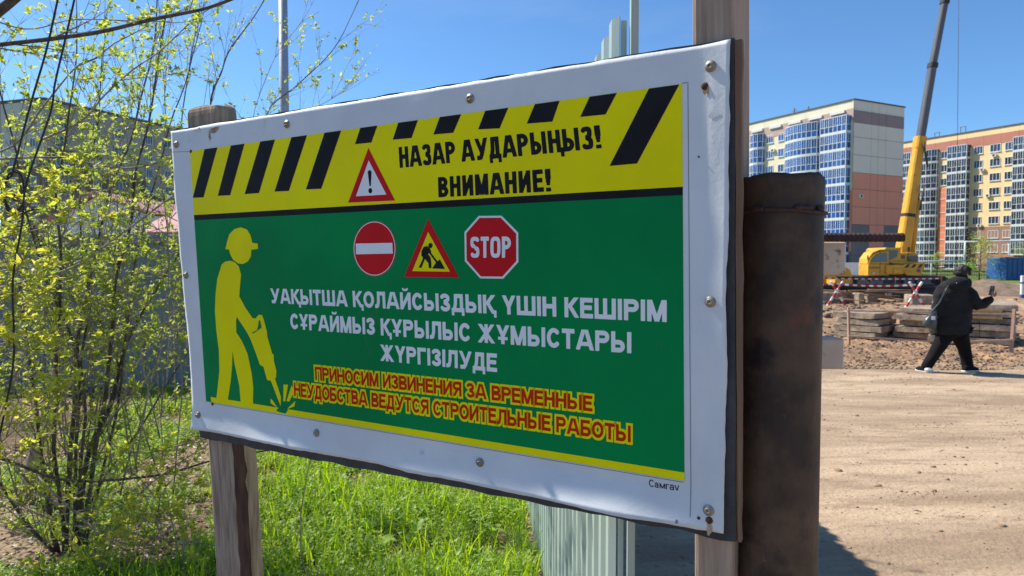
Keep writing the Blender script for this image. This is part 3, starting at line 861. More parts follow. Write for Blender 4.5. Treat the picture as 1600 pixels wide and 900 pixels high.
# ---------------------------------------------------------------- ground: one sheet to the horizon
def fx(Y): return 0.343 - 0.05 * Y          # line of the side fence
FENCE_Y = 7.9
def smooth(a, b, x):
    t = min(1, max(0, (x - a) / (b - a))); return t * t * (3 - 2 * t)
def gz(x, y, fine=True):
    z = 0.0
    n = lambda s, q=0: noise.noise(Vector((x * s, y * s, q)))
    near = 1 - smooth(40, 70, y)
    z += 0.03 * n(.35, 1) * near
    # dirt road, right of the fence: tracks and small lumps
    road = smooth(-.1, .5, x - fx(y)) * (1 - smooth(9.6, 10.4, y))
    if fine:
        z += road * (-0.018 * max(0, 1 - abs(((x * .94 + (y - 3) * .55) % 2.3) - 1.1) / .28) * (.5 + .5 * n(.6, 33)) + 0.007 * n(3, 2) + 0.004 * n(11, 3) + 0.010 * max(0, n(2.1, 7) - .35))
    # churned soil beyond the road
    ch = smooth(10.2, 11.2, y + .25 * n(.8, 4)) * (1 - smooth(30, 36, y)) * smooth(-1, 1.5, x)
    z += ch * (0.10 * abs(n(1.1, 5)) + 0.07 * abs(n(3.2, 6)) + (0.055 * n(8, 8) + .035 * n(17, 18) if fine else 0) + .03)
    z += smooth(14.2, 16, y) * (1 - smooth(19, 22, y)) * smooth(4, 6, x) * (0.10 * (n(.5, 9) + .6))
    # grass side: bank under the far fence and hollows
    left = smooth(.1, -.3, x - fx(y)) if False else 1 - smooth(-.3, .1, x - fx(y))
    z += left * (1 - smooth(9, 12, y)) * (0.05 * n(.9, 11) + (0.012 * n(6, 12) if fine else 0))
    z += left * smooth(6.2, 7.3, y) * (1 - smooth(8.6, 10, y)) * 0.10
    return z
def axis(a0, a1, step, lo, hi, g=1.16):
    v = list(np.arange(a0, a1 + 1e-6, step))
    s = step; x = v[0]
    while x > lo: s *= g; x -= s; v.insert(0, x)
    s = step; x = v[-1]
    while x < hi: s *= g; x += s; v.append(x)
    return v
gxs = axis(-4.6, 9.4, .065, -2500, 2500)
gys = axis(2.6, 14.6, .06, -400, 4500, 1.075)
nx, ny = len(gxs), len(gys)
V = np.zeros((nx * ny, 3)); C_ = np.zeros((nx * ny, 4)); C_[:, 3] = 1
k = 0
for y in gys:
    for x in gxs:
        fine = -5 < x < 10 and 2 < y < 15.5
        V[k] = (x, y, gz(x, y, fine))
        wob = .22 * noise.noise(Vector((x * 1.4, y * 1.4, 3))) + .1 * noise.noise(Vector((x * 6, y * 6, 3)))
        g = (1 - smooth(-.35, .15, x - fx(y) + wob)) * (1 - smooth(9, 14, y))                # turf soil
        lawn = smooth(46, 50, y + 6 * noise.noise(Vector((x * .1, y * .1, 0))))               # far lawn
        churn = smooth(10.2, 11.0, y + wob) * (1 - smooth(38, 44, y))
        sandpatch = g * smooth(.05, .35, noise.noise(Vector((x * .9 + 4, y * .9, 8))) + .25 * (1 if x < -1.9 and 4 < y < 6.3 else -.6))
        C_[k, :3] = (max(g - .55 * sandpatch, 0), lawn, churn)
        k += 1
I = np.arange(nx * ny).reshape(ny, nx)
F = np.stack([I[:-1, :-1], I[:-1, 1:], I[1:, 1:], I[1:, :-1]], -1).reshape(-1, 4)
gm = bpy.data.materials.new('ground'); gm.use_nodes = True
nt = gm.node_tree; N = nt.nodes; L = nt.links; B = N['Principled BSDF']
B.inputs['Roughness'].default_value = 0.95; B.inputs['Specular IOR Level'].default_value = 0.15
tc = N.new('ShaderNodeTexCoord')
def tex(scale, det=7, st=None, rough=.6):
    t = N.new('ShaderNodeTexNoise'); t.inputs['Scale'].default_value = scale; t.inputs['Detail'].default_value = det
    t.inputs['Roughness'].default_value = rough
    if st:
        mp = N.new('ShaderNodeMapping'); mp.inputs['Scale'].default_value = st; mp.inputs['Rotation'].default_value = (0, 0, R(-24))
        L.new(tc.outputs['Object'], mp.inputs[0]); L.new(mp.outputs[0], t.inputs['Vector'])
    else: L.new(tc.outputs['Object'], t.inputs['Vector'])
    return t.outputs['Fac']
def rng(f, a, b, c=0, d=1):
    r = N.new('ShaderNodeMapRange')
    for i, q in enumerate((a, b, c, d)): r.inputs[i + 1].default_value = q
    L.new(f, r.inputs[0]); return r.outputs[0]
def mixc(f, a, b):
    x = N.new('ShaderNodeMix'); x.data_type = 'RGBA'; L.new(f, x.inputs['Factor'])
    S_ = [i for i in x.inputs if i.type == 'RGBA']
    for s_, q in ((S_[0], a), (S_[1], b)):
        if isinstance(q, tuple): s_.default_value = (*q, 1)
        else: L.new(q, s_)
    return [o for o in x.outputs if o.type == 'RGBA'][0]
sand = mixc(rng(tex(1.1, 9, (.30, 1.3, 1)), .42, .60), (0.48, 0.365, 0.25), (0.30, 0.22, 0.15))
sand = mixc(rng(tex(4.5, 9, (.35, 1.3, 1)), .50, .68), sand, (0.29, 0.205, 0.14))
sand = mixc(rng(tex(26, 6, (.6, 1.1, 1)), .58, .72), sand, (0.22, 0.155, 0.11))
soil = mixc(rng(tex(3.5, 8), .42, .6), (0.20, 0.14, 0.085), (0.11, 0.078, 0.05))
soil = mixc(rng(tex(22, 5), .5, .62), soil, (0.09, 0.07, 0.04))
churn = mixc(rng(tex(1.1, 8), .42, .58), (0.42, 0.265, 0.15), (0.25, 0.165, 0.11))
churn = mixc(rng(tex(9, 6), .5, .66), churn, (0.18, 0.125, 0.09))
lawn = mixc(rng(tex(.6, 8), .4, .6), (0.10, 0.17, 0.03), (0.16, 0.18, 0.06))
at = N.new('ShaderNodeAttribute'); at.attribute_name = 'zone'
sp = N.new('ShaderNodeSeparateColor'); L.new(at.outputs['Color'], sp.inputs[0])
c = mixc(sp.outputs[2], sand, churn); c = mixc(sp.outputs[0], c, soil); c = mixc(sp.outputs[1], c, lawn)
L.new(c, B.inputs['Base Color'])
bp = N.new('ShaderNodeBump'); bp.inputs['Distance'].default_value = 0.02; bp.inputs['Strength'].default_value = 0.8
ad = N.new('ShaderNodeMath'); ad.operation = 'ADD'
L.new(tex(30, 8), ad.inputs[0]); L.new(rng(tex(5, 6, (.5, 1.2, 1)), 0, 1, 0, 1.2), ad.inputs[1])
L.new(ad.outputs[0], bp.inputs['Height']); L.new(bp.outputs[0], B.inputs['Normal'])
me = fast_mesh('ground', V, F, [gm], smooth=True)
ca = me.color_attributes.new('zone', 'FLOAT_COLOR', 'POINT')
ca.data.foreach_set('color', C_.astype(np.float32).ravel())
tag(link('ground', me), kind='structure')

# loose stones and clods
def rock_mesh(seed, m, flat=.7):
    bm = bmesh.new(); bmesh.ops.create_icosphere(bm, subdivisions=1, radius=1)
    out = [(v.co * (1 + .75 * noise.noise(v.co * 1.7 + Vector((seed, 0, 0))))) for v in bm.verts]
    F = [[v.index for v in f.verts] for f in bm.faces]; bm.free()
    return np.array([(v.x, v.y, v.z * flat) for v in out]), np.array(F)
def scatter(name, pts, m, **k):
    """pts: (x, y, z, size)"""
    protos = [rock_mesh(i * 3.1, m) for i in range(6)]
    Vs, Fs, b = [], [], 0
    for (x, y, z, s) in pts:
        v, f = random.choice(protos)
        a = random.random() * 6.28; c_, s_ = math.cos(a), math.sin(a)
        st = (s * random.uniform(.7, 1.5), s, s * random.uniform(.5, 1))
        w = v * st
        w = np.stack([w[:, 0] * c_ - w[:, 1] * s_, w[:, 0] * s_ + w[:, 1] * c_, w[:, 2]], -1) + (x, y, z)
        Vs.append(w); Fs.append(f + b); b += len(v)
    me = fast_mesh(name, np.concatenate(Vs), np.concatenate(Fs), [m])
    return tag(link(name, me), **k)
pts = []
for i in range(2600):
    x, y = random.uniform(.6, 9.2), 3.2 + 7 * random.random() ** 1.3
    s = .0035 * math.exp(abs(random.gauss(0, .75)))
    pts.append((x, y, gz(x, y) + s * .1, s))
for i in range(26):          # dark crumbled lumps lying in patches
    cx, cy = random.uniform(1.9, 7.5), random.uniform(3.6, 9.6)
    for k in range(45):
        x, y = cx + random.gauss(0, .16), cy + random.gauss(0, .05)
        pts.append((x, y, gz(x, y) + .001, .004 * math.exp(abs(random.gauss(0, .6)))))
scatter('pebbles', pts, M['clod'], kind='stuff', label='small pebbles and crumbs lying on the sandy dirt road')
pts = []
while len(pts) < 8000:
    y = 10.25 + 4.5 * random.random() ** 1.7
    x = random.uniform(4.2, y * .78 + 1)
    if noise.noise(Vector((x * 1.3, y * 1.3, 2))) < random.uniform(-.6, .25): continue
    s = min(.03, .0075 * math.exp(abs(random.gauss(0, .75))))
    pts.append((x, y, gz(x, y) + s * .25, s))
big = []
while len(big) < 1500:
    y = random.uniform(13.8, 27); x = random.uniform(y * .43, y * .80)
    if noise.noise(Vector((x * .5, y * .5, 7))) < random.uniform(-.5, .3): continue
    q = min(.13, .022 * math.exp(abs(random.gauss(0, .7)))); big.append((x, y, gz(x, y) + q * .2, q))
scatter('rubble', big, M['clod_dark'], kind='stuff', label='lumps of soil and rubble scattered round the slab stacks and blocks')
scatter('soil_clods', pts[:4500], M['clod'], kind='stuff', label='dry clods of dug soil along the far edge of the dirt road')
scatter('soil_clods', pts[4500:], M['clod_dark'], kind='stuff', label='darker clods of dug soil in front of the slab stacks')

# ---------------------------------------------------------------- corrugated sheet fences
def corr(name, p0, p1, z0, z1, m, parent, pitch=.115, amp=.018, slope=0.0, flare=0.0):
    """one profiled sheet standing between two ground points"""
    p0, p1 = Vector(p0), Vector(p1)
    d = (p1 - p0); Ln = d.length; d.normalize(); nrm = Vector((-d.y, d.x, 0))
    prof = []
    x = 0.0
    while x < Ln - 1e-4:
        for fx_, a in ((0, 0), (.16, 1), (.48, 1), (.64, 0)):
            if x + fx_ * pitch < Ln: prof.append((x + fx_ * pitch, a * amp))
        x += pitch
    prof.append((Ln, 0))
    vs, fs = [], []
    rows = [z0, z0 + (z1 - z0) * .33, z0 + (z1 - z0) * .66, z1]
    th = .0012
    for side in (0, 1):
        for zi, z in enumerate(rows):
            for (x, a) in prof:
                zz = z + slope * x if zi == 3 else z
                bend = .004 * noise.noise(Vector((x * 2 + p0.y, z * 1.3, 2)))
                vs.append(p0 + d * x + nrm * (a + side * th + bend) + Vector((0, 0, zz)))
    n = len(prof); R_ = len(rows)
    for side in (0, 1):
        b = side * n * R_
        for r in range(R_ - 1):
            for i in range(n - 1):
                q = (b + r * n + i, b + r * n + i + 1, b + (r + 1) * n + i + 1, b + (r + 1) * n + i)
                fs.append(q if side == 0 else q[::-1])
    t0 = (R_ - 1) * n
    for i in range(n - 1): fs.append((t0 + i, t0 + i + 1, t0 + n * R_ + i + 1, t0 + n * R_ + i))
    mb = MB(); mb.add(vs, fs, m); return mb.build(name, parent)
# side fence running away from behind the sign
sf = empty('corrugated_fence', (0, 0, 0), label='pale green corrugated sheet fence running away behind the warning sign', cat='fence')
ys = [1.66, 2.75, 3.7, 4.9, 6.0, 7.0, 7.86]
hs = [2.24, 2.14, 2.30, 2.34, 2.20, 2.15]
for i in range(6):
    a, b = ys[i], ys[i + 1]
    corr('sheet', (fx(a) + .004 * (i % 2), a, 0), (fx(b) + .004 * (i % 2), b + .03, 0), -.02 + (gz(fx(a), a)), hs[i], M['sheet'], sf, pitch=.105, amp=.016, slope=(-.10 if i == 0 else 0))
for z in (.45, 1.7):
    mb = MB(); mb.beam((fx(1.75) + .045, 1.75, z), (fx(7.8) + .045, 7.8, z), .04, .04, M['timber']); mb.build('fence_rail', sf)
for y in (4.8, 7.7):
    mb = MB(); mb.box((fx(y) + .09, y, 1.24 if y < 2 else 1.05), (.045, .045, 2.6 if y < 2 else 2.1), M['sheet' if y < 2 else 'timber']); mb.build('fence_post', sf)
mb = MB(); mb.box((.1764 * 1.655, 1.645, 1.30), (.018, .022, 2.66), M['sheet']); mb.box((.1764 * 1.655 - .022, 1.662, 1.13), (.014, .004, 2.2), M['sheet']); mb.build('edge_strip', sf)
# far fence to the left
lf = empty('corrugated_fence', (-3, 7.9, 0), label='blue grey corrugated sheet fence standing behind the leafy bushes', cat='fence')
lf.location = (0, 0, 0)
x = fx(7.9); i = 0
while x > -9.5:
    x2 = x - 1.12
    ya, yb = 7.9 + (-x) * .07, 7.9 + (-x2) * .07
    corr('sheet', (x2 - .02, yb + .004 * (i % 2), 0), (x, ya + .004 * (i % 2), 0), 0.0, 2.06 - .035 * (-x) * .5 + .02 * random.uniform(-1, 1), M['sheet_blue'], lf, pitch=.16, amp=-.02)
    x = x2; i += 1
mb = MB(); mb.beam((.0, 7.84, 1.98), (-9.3, 8.49, 1.80), .05, .05, M['timber_dark']); mb.build('fence_rail', lf)

# ---------------------------------------------------------------- steel pipe beside the sign
pc = P(1219.5, 408, 1.46); PX, PY, PR = pc.x, pc.y, 61.5 / 1060 * 1.46
pz = P(1219, 270, PY - PR).z
pipe = empty('steel_gate_post', (PX, PY, 0), label='thick rusty steel pipe post standing right beside the sign', cat='pipe post')
vs, fs = [], []
k = 40
rows = [-.05, .3, .6, .9, 1.2, 1.5, pz - .09, pz - .03, pz - .012, pz]
for r, z in enumerate(rows):
    for q in range(k):
        a = 2 * math.pi * q / k
        rad = PR * (1 + .012 * noise.noise(Vector((math.cos(a), math.sin(a), z * 2))))
        if r >= 6: rad *= (1.0, 1.012, 1.02, .985)[r - 6]
        zz = z + (.008 * noise.noise(Vector((math.cos(a) * 2, math.sin(a) * 2, 3))) + .004 * noise.noise(Vector((math.cos(a) * 7, math.sin(a) * 7, 3))) if r >= 7 else 0)
        vs.append((rad * math.cos(a), rad * math.sin(a), zz))
for q in range(k):           # inner wall
    x_, y_, z_ = vs[(len(rows) - 1) * k + q]; vs.append((x_ * .92, y_ * .92, z_ - .002))
for q in range(k):
    x_, y_, z_ = vs[(len(rows) - 1) * k + q]; vs.append((x_ * .92, y_ * .92, z_ - .5))
for r in range(len(rows) + 1):
    for q in range(k): fs.append((r * k + q, r * k + (q + 1) % k, (r + 1) * k + (q + 1) % k, (r + 1) * k + q))
mb = MB(); mb.add(vs, fs, M['rust_pipe'], True); mb.build('pipe', pipe)
def ploc(px, py, Y): return P(px, py, Y) - Vector((PX, PY, 0))
zr = P(1219, 329, PY - PR).z
mb = MB()
pts_ = [((PR + .003) * math.cos(R(a)), (PR + .003) * math.sin(R(a)), zr + .003 * math.sin(R(a * 2)) ) for a in range(-178, 10, 6)] + [(PR + .014, .012, zr + .002)]
mb.tube(pts_, .0042, M['rebar'], 7); mb.build('wire_ring', pipe)
mb = MB()
for a, ln in ((-150, .03), (-95, .05), (-60, .02)):
    mb.tube([((PR + .004) * math.cos(R(a + j * 4)), (PR + .004) * math.sin(R(a + j * 4)), zr + .006) for j in range(int(ln * 100) + 2)], [.004, .007, .006, .004, .006, .005, .004][:int(ln * 100) + 2], M['rebar'], 6)
mb.build('weld_bead', pipe, kind='stuff')
# ribbed bar and the two cream painted hollow sections behind the pipe
a, b = ploc(1262, 371, 1.56), ploc(1411, 371, 1.56)
mb = MB(); k = 10; n = 60; vs = []; fs = []
for i in range(n + 1):
    c_ = a.lerp(b, i / n)
    for q in range(k):
        an = 2 * math.pi * q / k
        rad = .0098 + (.0013 if ((i + q * .55) % 3.0) < 1.3 else 0)
        vs.append(c_ + Vector((0, math.cos(an), math.sin(an))) * rad)
fs = [(i * k + q, i * k + (q + 1) % k, (i + 1) * k + (q + 1) % k, (i + 1) * k + q) for i in range(n) for q in range(k)] + [tuple(range(k))[::-1], tuple(n * k + q for q in range(k))]
mb.add(vs, fs, M['rebar']); mb.build('ribbed_bar', pipe)
for (x1, y0, y1, Y, sk) in ((1322, 377, 429, 1.60, 0), (1319, 529, 577, 1.60, 0)):
    p0, p1 = ploc(1255, y0, Y), ploc(x1, y1, Y)
    mb = MB(); mb.bevbox(((p0.x + p1.x) / 2, p0.y + .03, (p0.z + p1.z) / 2), (p1.x - p0.x, .06, abs(p1.z - p0.z)), M['cream_steel'], .004)
    mb.build('mounting_bar', pipe)

# ---------------------------------------------------------------- grass and weeds behind the sign
rng_ = np.random.default_rng(3)
def blades(name, pts, h, w, m, lean=.35, seg=3, **k):
    """pts (n,2); tapered bent blades as one mesh"""
    n = len(pts)
    z0 = np.array([gz(x, y) for x, y in pts])
    H = h * rng_.uniform(.45, 1.25, n); W = w * rng_.uniform(.6, 1.3, n)
    az = rng_.uniform(0, 2 * np.pi, n); ln = H * rng_.uniform(.1, 1.0, n) * lean * 2
    dx, dy = np.cos(az), np.sin(az)
    fa = rng_.uniform(0, 2 * np.pi, n); sx, sy = np.cos(fa), np.sin(fa)
    V = np.zeros((n, seg * 2 + 1, 3))
    for i in range(seg + 1):
        t = i / seg
        cx = pts[:, 0] + dx * ln * t ** 2; cy = pts[:, 1] + dy * ln * t ** 2; cz = z0 - .01 + H * (t - .25 * t * t * (ln / H))
        ww = W * (1 - t) ** .6 * .5
        if i < seg:
            V[:, 2 * i] = np.stack([cx - sx * ww, cy - sy * ww, cz], -1); V[:, 2 * i + 1] = np.stack([cx + sx * ww, cy + sy * ww, cz], -1)
        else: V[:, 2 * i] = np.stack([cx, cy, cz], -1)
    b = (np.arange(n) * (seg * 2 + 1))[:, None]
    T = []
    for i in range(seg - 1):
        T += [b + np.array([2 * i, 2 * i + 1, 2 * i + 3]), b + np.array([2 * i, 2 * i + 3, 2 * i + 2])]
    T += [b + np.array([2 * seg - 2, 2 * seg - 1, 2 * seg])]
    me = fast_mesh(name, V.reshape(-1, 3), np.concatenate(T), [m])
    return tag(link(name, me), **k)
def turf_pts(n, x0, x1, y0, y1, clump=1.0, thr=.0):
    out = []
    while len(out) < n:
        y = y0 + (y1 - y0) * random.random() ** 1.25; x = random.uniform(x0, x1)
        if x > fx(y) - .05: continue
        q = noise.noise(Vector((x * 1.7, y * 1.7, 5))) + .5 * noise.noise(Vector((x * 5, y * 5, 1)))
        if x < -1.75 and y < 6.5: q -= .30
        if x < -2.6: q -= .12
        if q < random.uniform(-.55, thr + .1): continue
        out.append((x, y))
    return np.array(out)
blades('grass', turf_pts(30000, -4.2, .35, 3.1, 7.9), .12, .0068, M['grass'], kind='stuff', label='bright green spring grass lit by the sun behind the sign')
blades('tall_grass', turf_pts(2600, -2.2, .3, 3.1, 6.8, thr=.5), .27, .010, M['grass'], lean=.28, seg=5, kind='stuff', label='taller broad grass blades standing above the turf')
blades('dry_grass', turf_pts(16000, -4.4, .3, 3.1, 8), .10, .004, M['dry'], lean=.8, kind='stuff', label='dry straw lying between the green grass')
def leafV(p, d, up, L_, W_):
    """a folded leaf: 4 triangles"""
    s = d.cross(up)
    if s.length < 1e-4: s = Vector((1, 0, 0))
    s.normalize(); n = s.cross(d).normalized()
    return [p, p + d * L_ * .35 + s * W_ * .5 + n * W_ * .18, p + d * L_ * .4 - n * 0.0, p + d * L_ * .35 - s * W_ * .5 + n * W_ * .18, p + d * L_ - n * L_ * .12]
LF = [(0, 1, 2), (0, 2, 3), (1, 4, 2), (2, 4, 3)]
# low feathery ground cover: many small leaflets
Vl, Fl = [], []
cover = turf_pts(7500, -4.0, .3, 3.2, 7.2, thr=.25)
for x, y in cover:
    z = gz(x, y)
    r = random.uniform(.03, .10); hgt = random.uniform(.03, .13)
    for j in range(13):
        a = random.random() * 6.28
        d = Vector((math.cos(a), math.sin(a), random.uniform(.1, 1.1))).normalized()
        p = Vector((x, y, z + hgt * random.random())) + Vector((d.x, d.y, 0)) * r * random.random()
        b = len(Vl); Vl += [v[:] for v in leafV(p, d, Vector((0, 0, 1)), random.uniform(.016, .044), random.uniform(.010, .022))]
        Fl += [tuple(q + b for q in f) for f in LF]
me = fast_mesh('ground_cover', np.array(Vl), np.array(Fl), [M['grass_b']])
tag(link('ground_cover', me), kind='stuff', label='low small leaved weeds growing among the grass')
Vl, Fl = [], []
for i in range(11000):
    y = 3.2 + 4.4 * random.random() ** 1.2
    x = random.uniform(-4.4, .25) if i % 4 == 0 else random.uniform(-4.4, -1.2)
    if x > fx(y): continue
    z = gz(x, y) + .004 + .012 * random.random()
    a = random.random() * 6.28
    d = Vector((math.cos(a), math.sin(a), random.uniform(-.15, .35))).normalized()
    b = len(Vl); Vl += [v[:] for v in leafV(Vector((x, y, z)), d, Vector((random.gauss(0, .4), random.gauss(0, .4), 1)), random.uniform(.02, .055), random.uniform(.012, .03))]
    Fl += [tuple(q + b for q in f) for f in LF]
me = fast_mesh('leaf_litter', np.array(Vl), np.array(Fl), [M['litter']])
tag(link('leaf_litter', me), kind='stuff', label='dead brown leaves and straw lying under the bushes')
# broad-leaved weeds one can pick out
def weed(px, py, n, L_, label):
    g = G(px, py); base = Vector((g.x, g.y, gz(g.x, g.y)))
    root = empty('broadleaf_weed', base, label=label, cat='weed', group='broad leaved weeds in the grass')
    for j in range(n):
        mb = MB()
        a = j * 2.4 + random.random() * .4; el = random.uniform(.4, 1.2)
        d = Vector((math.cos(a) * math.cos(el), math.sin(a) * math.cos(el), math.sin(el)))
        s = d.cross(Vector((0, 0, 1))).normalized(); h0 = random.uniform(.0, .10)
        pts = []
        l = L_ * random.uniform(.7, 1.2)
        for i in range(6):
            t = i / 5
            c_ = Vector((0, 0, h0)) + d * l * t - Vector((0, 0, 1)) * l * .45 * t * t
            w = l * .17 * math.sin(math.pi * min(1, .08 + t * .92)) ** .8 * (1 + .12 * math.sin(i * 3))
            fold = Vector((0, 0, 1)) * w * .35
            pts += [c_ - s * w + fold, c_, c_ + s * w + fold]
        fs = []
        for i in range(5):
            b = i * 3; fs += [(b, b + 1, b + 4, b + 3), (b + 1, b + 2, b + 5, b + 4)]
        mb.add(pts, fs, M['grass_b'], True); mb.build('leaf', root)
for i_, (px, py, n, L_, lb) in enumerate(((570, 770, 9, .09, 'pale low weed right of the highest broad leaved weed'), (650, 860, 10, .12, 'broad leaved weed halfway along the bottom edge of the grass'), (735, 775, 8, .08, 'small weed just under the dark board edge, nearest the pale fence'), (480, 885, 9, .10, 'weed at the bottom edge by the dry stalk'), (545, 835, 10, .11, 'dense low weed in the lower left of the grass patch'), (800, 820, 8, .09, 'weed touching the pale corrugated fence'), (250, 800, 9, .09, 'small weed on the bare soil left of the left post'), (700, 740, 8, .07, 'tiny weed high in the grass under the board'))): weed(px, py, n, L_, lb)
for (px, py, n, L_, lb) in ((520, 790, 12, .13, 'broad leaved weed with pale leaves, highest of those just right of the left post'), (455, 845, 10, .12, 'broad leaved weed low beside the left timber post'), (690, 800, 9, .10, 'small broad leaved weed in the middle of the grass patch'), (770, 850, 10, .11, 'broad leaved weed near the foot of the pale fence'), (600, 872, 9, .11, 'broad leaved weed at the bottom edge between grass blades')):
    weed(px, py, n, L_, lb)

# ---------------------------------------------------------------- bushes and branches
class Bush:
    def __init__(s, name, loc, label, cat, lm='leaf', ls=1.0):
        s.ls = ls
        s.root = empty(name, loc, label=label, cat=cat); s.o = Vector(loc)
        s.tw = MB(); s.LV = []; s.LFc = []; s.lm = lm; s.mi = []
    def stem(s, pts, r0, r1, m='bark', shoots=8, sl=.5, leafy=1.0, name='stem', up=.6):
        """pts world points; smooth taper, shoots grow along it"""
        P_ = [Vector(p) for p in pts]
        sm = []
        for i in range(len(P_) - 1):
            a, b = P_[i], P_[i + 1]
            pa = P_[i - 1] if i else a - (b - a); pb = P_[i + 2] if i + 2 < len(P_) else b + (b - a)
            for k in range(5):
                t = k / 5
                q = .5 * ((2 * a) + (b - pa) * t + (2 * pa - 5 * a + 4 * b - pb) * t * t + (-pa + 3 * a - 3 * b + pb) * t ** 3)
                sm.append(q + Vector((noise.noise(q * 3), noise.noise(q * 3 + Vector((7, 0, 0))), 0)) * .02)
        sm.append(P_[-1])
        n = len(sm)
        rad = [r0 + (r1 - r0) * (i / (n - 1)) ** .8 for i in range(n)]
        rad = [r * (1 + .15 * noise.noise(q * 9)) for r, q in zip(rad, sm)]
        mb = MB(); mb.tube([q - s.o for q in sm], rad, M[m], 8 if r0 > .008 else 5)
        mb.build(name, s.root)
        for k in range(shoots):
            i = random.randint(max(1, int(n * .12)), n - 2)
            d = (sm[i + 1] - sm[i]).normalized()
            v = (d * .9 + Vector((random.gauss(0, .6), random.gauss(0, .5), random.gauss(up, .35)))).normalized()
            s.shoot(sm[i], v, sl * random.uniform(.4, 1.3), max(rad[i] * .4, .0018), leafy, 1)
        s.leaves(sm, leafy * .25)
        s.shoot(sm[-1], (sm[-1] - sm[-2]).normalized(), sl, r1 * .9, leafy, 1)
    def shoot(s, p, d, L_, r, leafy, lvl):
        n = max(4, int(L_ / .07)); pts = [p]; v = d.copy()
        cur = Vector((random.gauss(0, .25), random.gauss(0, .25), random.gauss(.12, .2)))
        for i in range(n):
            v = (v + cur * (.5 / n) + Vector((random.gauss(0, .05), random.gauss(0, .05), random.gauss(0, .05)))).normalized()
            pts.append(pts[-1] + v * L_ / n)
        r = min(r, .0042)
        s.tw.tube([q - s.o for q in pts], [r * (1 - .75 * i / n) for i in range(n + 1)], M['twig'], 3 if lvl > 1 else 4, cap=False)
        if lvl < 3:
            for k in range(int(L_ * (7 if lvl == 1 else 5)) + 1):
                i = random.randint(1, n - 1)
                w = (pts[i + 1] - pts[i]).normalized()
                w = (w + Vector((random.gauss(0, .6), random.gauss(0, .6), random.gauss(.2, .4)))).normalized()
                s.shoot(pts[i], w, L_ * random.uniform(.2, .5), r * .6, leafy, lvl + 1)
        s.leaves(pts, leafy)
    def leaves(s, pts, leafy):
        for i in range(1, len(pts)):
            if random.random() > leafy * .50: continue
            p = pts[i]; d = (pts[i] - pts[i - 1]).normalized()
            c_ = random.choice((2, 3, 3, 4))
            big = random.uniform(.6, 1.35) * s.ls
            for j in range(c_):
                v = (d * .5 + Vector((random.gauss(0, .7), random.gauss(0, .7), random.gauss(.25, .5)))).normalized()
                b = len(s.LV)
                s.LV += [q[:] for q in leafV(p - s.o, v, Vector((random.gauss(0, .4), random.gauss(0, .4), 1)), .027 * big * random.uniform(.6, 1.35), .0155 * big)]
                s.LFc += [tuple(q + b for q in f) for f in LF]
    def done(s):
        me = s.tw.mesh('twigs'); tag(link('twigs', me, s.root), kind='stuff')
        if s.LV:
            me = fast_mesh('leaves', np.array(s.LV), np.array(s.LFc), [M[s.lm]])
            tag(link('leaves', me, s.root), kind='stuff')
def pp(Y, *q, dY=0.0):
    n = len(q) // 2
    return [P(q[2 * i], q[2 * i + 1], Y + dY * i / max(1, n - 1)) for i in range(n)]
base = G(118, 872); base.z = gz(base.x, base.y) - .03
b1 = Bush('leafy_bush', base, 'many stemmed bush with young yellow green leaves in front of the blue grey fence', 'bush', 'leaf', 1.0)
Yb = base.y
st = [((120, 876, 135, 720, 168, 640, 190, 575, 213, 511, 249, 447, 280, 395), .020, .009, .3, 9),
      ((100, 880, 106, 760, 112, 650, 121, 540, 142, 440, 157, 351, 185, 270, 215, 180, 240, 60, 250, -40), .021, .004, .5, 16),
      ((125, 870, 150, 700, 172, 570, 182, 440, 203, 330, 217, 250, 243, 120, 262, -20), .017, .004, -.2, 16),
      ((92, 872, 70, 760, 52, 640, 38, 500, 20, 380, -5, 260), .017, .005, .2, 14),
      ((105, 868, 84, 700, 88, 560, 96, 430, 90, 300, 110, 160, 120, 20), .015, .003, -.4, 16),
      ((110, 868, 150, 770, 205, 690, 255, 610, 300, 540, 350, 470), .010, .004, .5, 8),
      ((130, 868, 190, 600, 215, 400, 250, 250, 290, 130, 318, 20), .011, .003, .6, 14),
      ((90, 868, 30, 800, -30, 700, -80, 560), .013, .005, -.3, 12),
      ((112, 868, 130, 600, 60, 400, 15, 200, -10, 60), .012, .003, -.5, 14),
      ((116, 870, 120, 640, 140, 470, 120, 330, 150, 200, 165, 60), .012, .003, .1, 14)]
for q, r0, r1, dY, ns in st: b1.stem(pp(Yb, *q, dY=dY), r0 * .82, r1 * .8, 'bark', int(ns * 1.5), .52, .75)
# arching side branches
for q, r0, r1, Y in (((-40, 700, 32, 726, 82, 745, 142, 752, 249, 742, 331, 719, 440, 700), .011, .004, 3.5),
                     ((-30, 770, 0, 770, 70, 808, 140, 826, 215, 835, 345, 852), .006, .003, 3.45),
                     ((20, 720, 60, 770, 120, 800, 200, 832, 300, 850, 340, 853), .007, .003, 3.6),
                     ((60, 745, 150, 830, 230, 880, 300, 930), .007, .004, 3.4),
                     ((-20, 455, 40, 440, 120, 415, 190, 365, 272, 305), .007, .004, 3.3),
                     ((-20, 248, 90, 246, 180, 262, 235, 258, 300, 236), .006, .003, 3.2),
                     ((-10, 240, 25, 220, 75, 160, 115, 105, 150, 90, 190, 62), .006, .003, 3.3),
                     ((60, 220, 125, 190, 160, 150, 205, 112, 250, 80, 310, 25), .006, .003, 3.4),
                     ((205, 580, 235, 540, 285, 475, 330, 420), .007, .003, 4.3),
                     ((140, 870, 200, 790, 262, 735, 330, 690), .005, .003, 3.5),
                     ((-20, 545, 60, 520, 150, 500, 240, 470), .004, .002, 3.4)):
    b1.stem(pp(Y, *q), r0, r1, 'twig' if r0 < .008 else 'bark', 6, .34, 1.0, 'branch', .3)
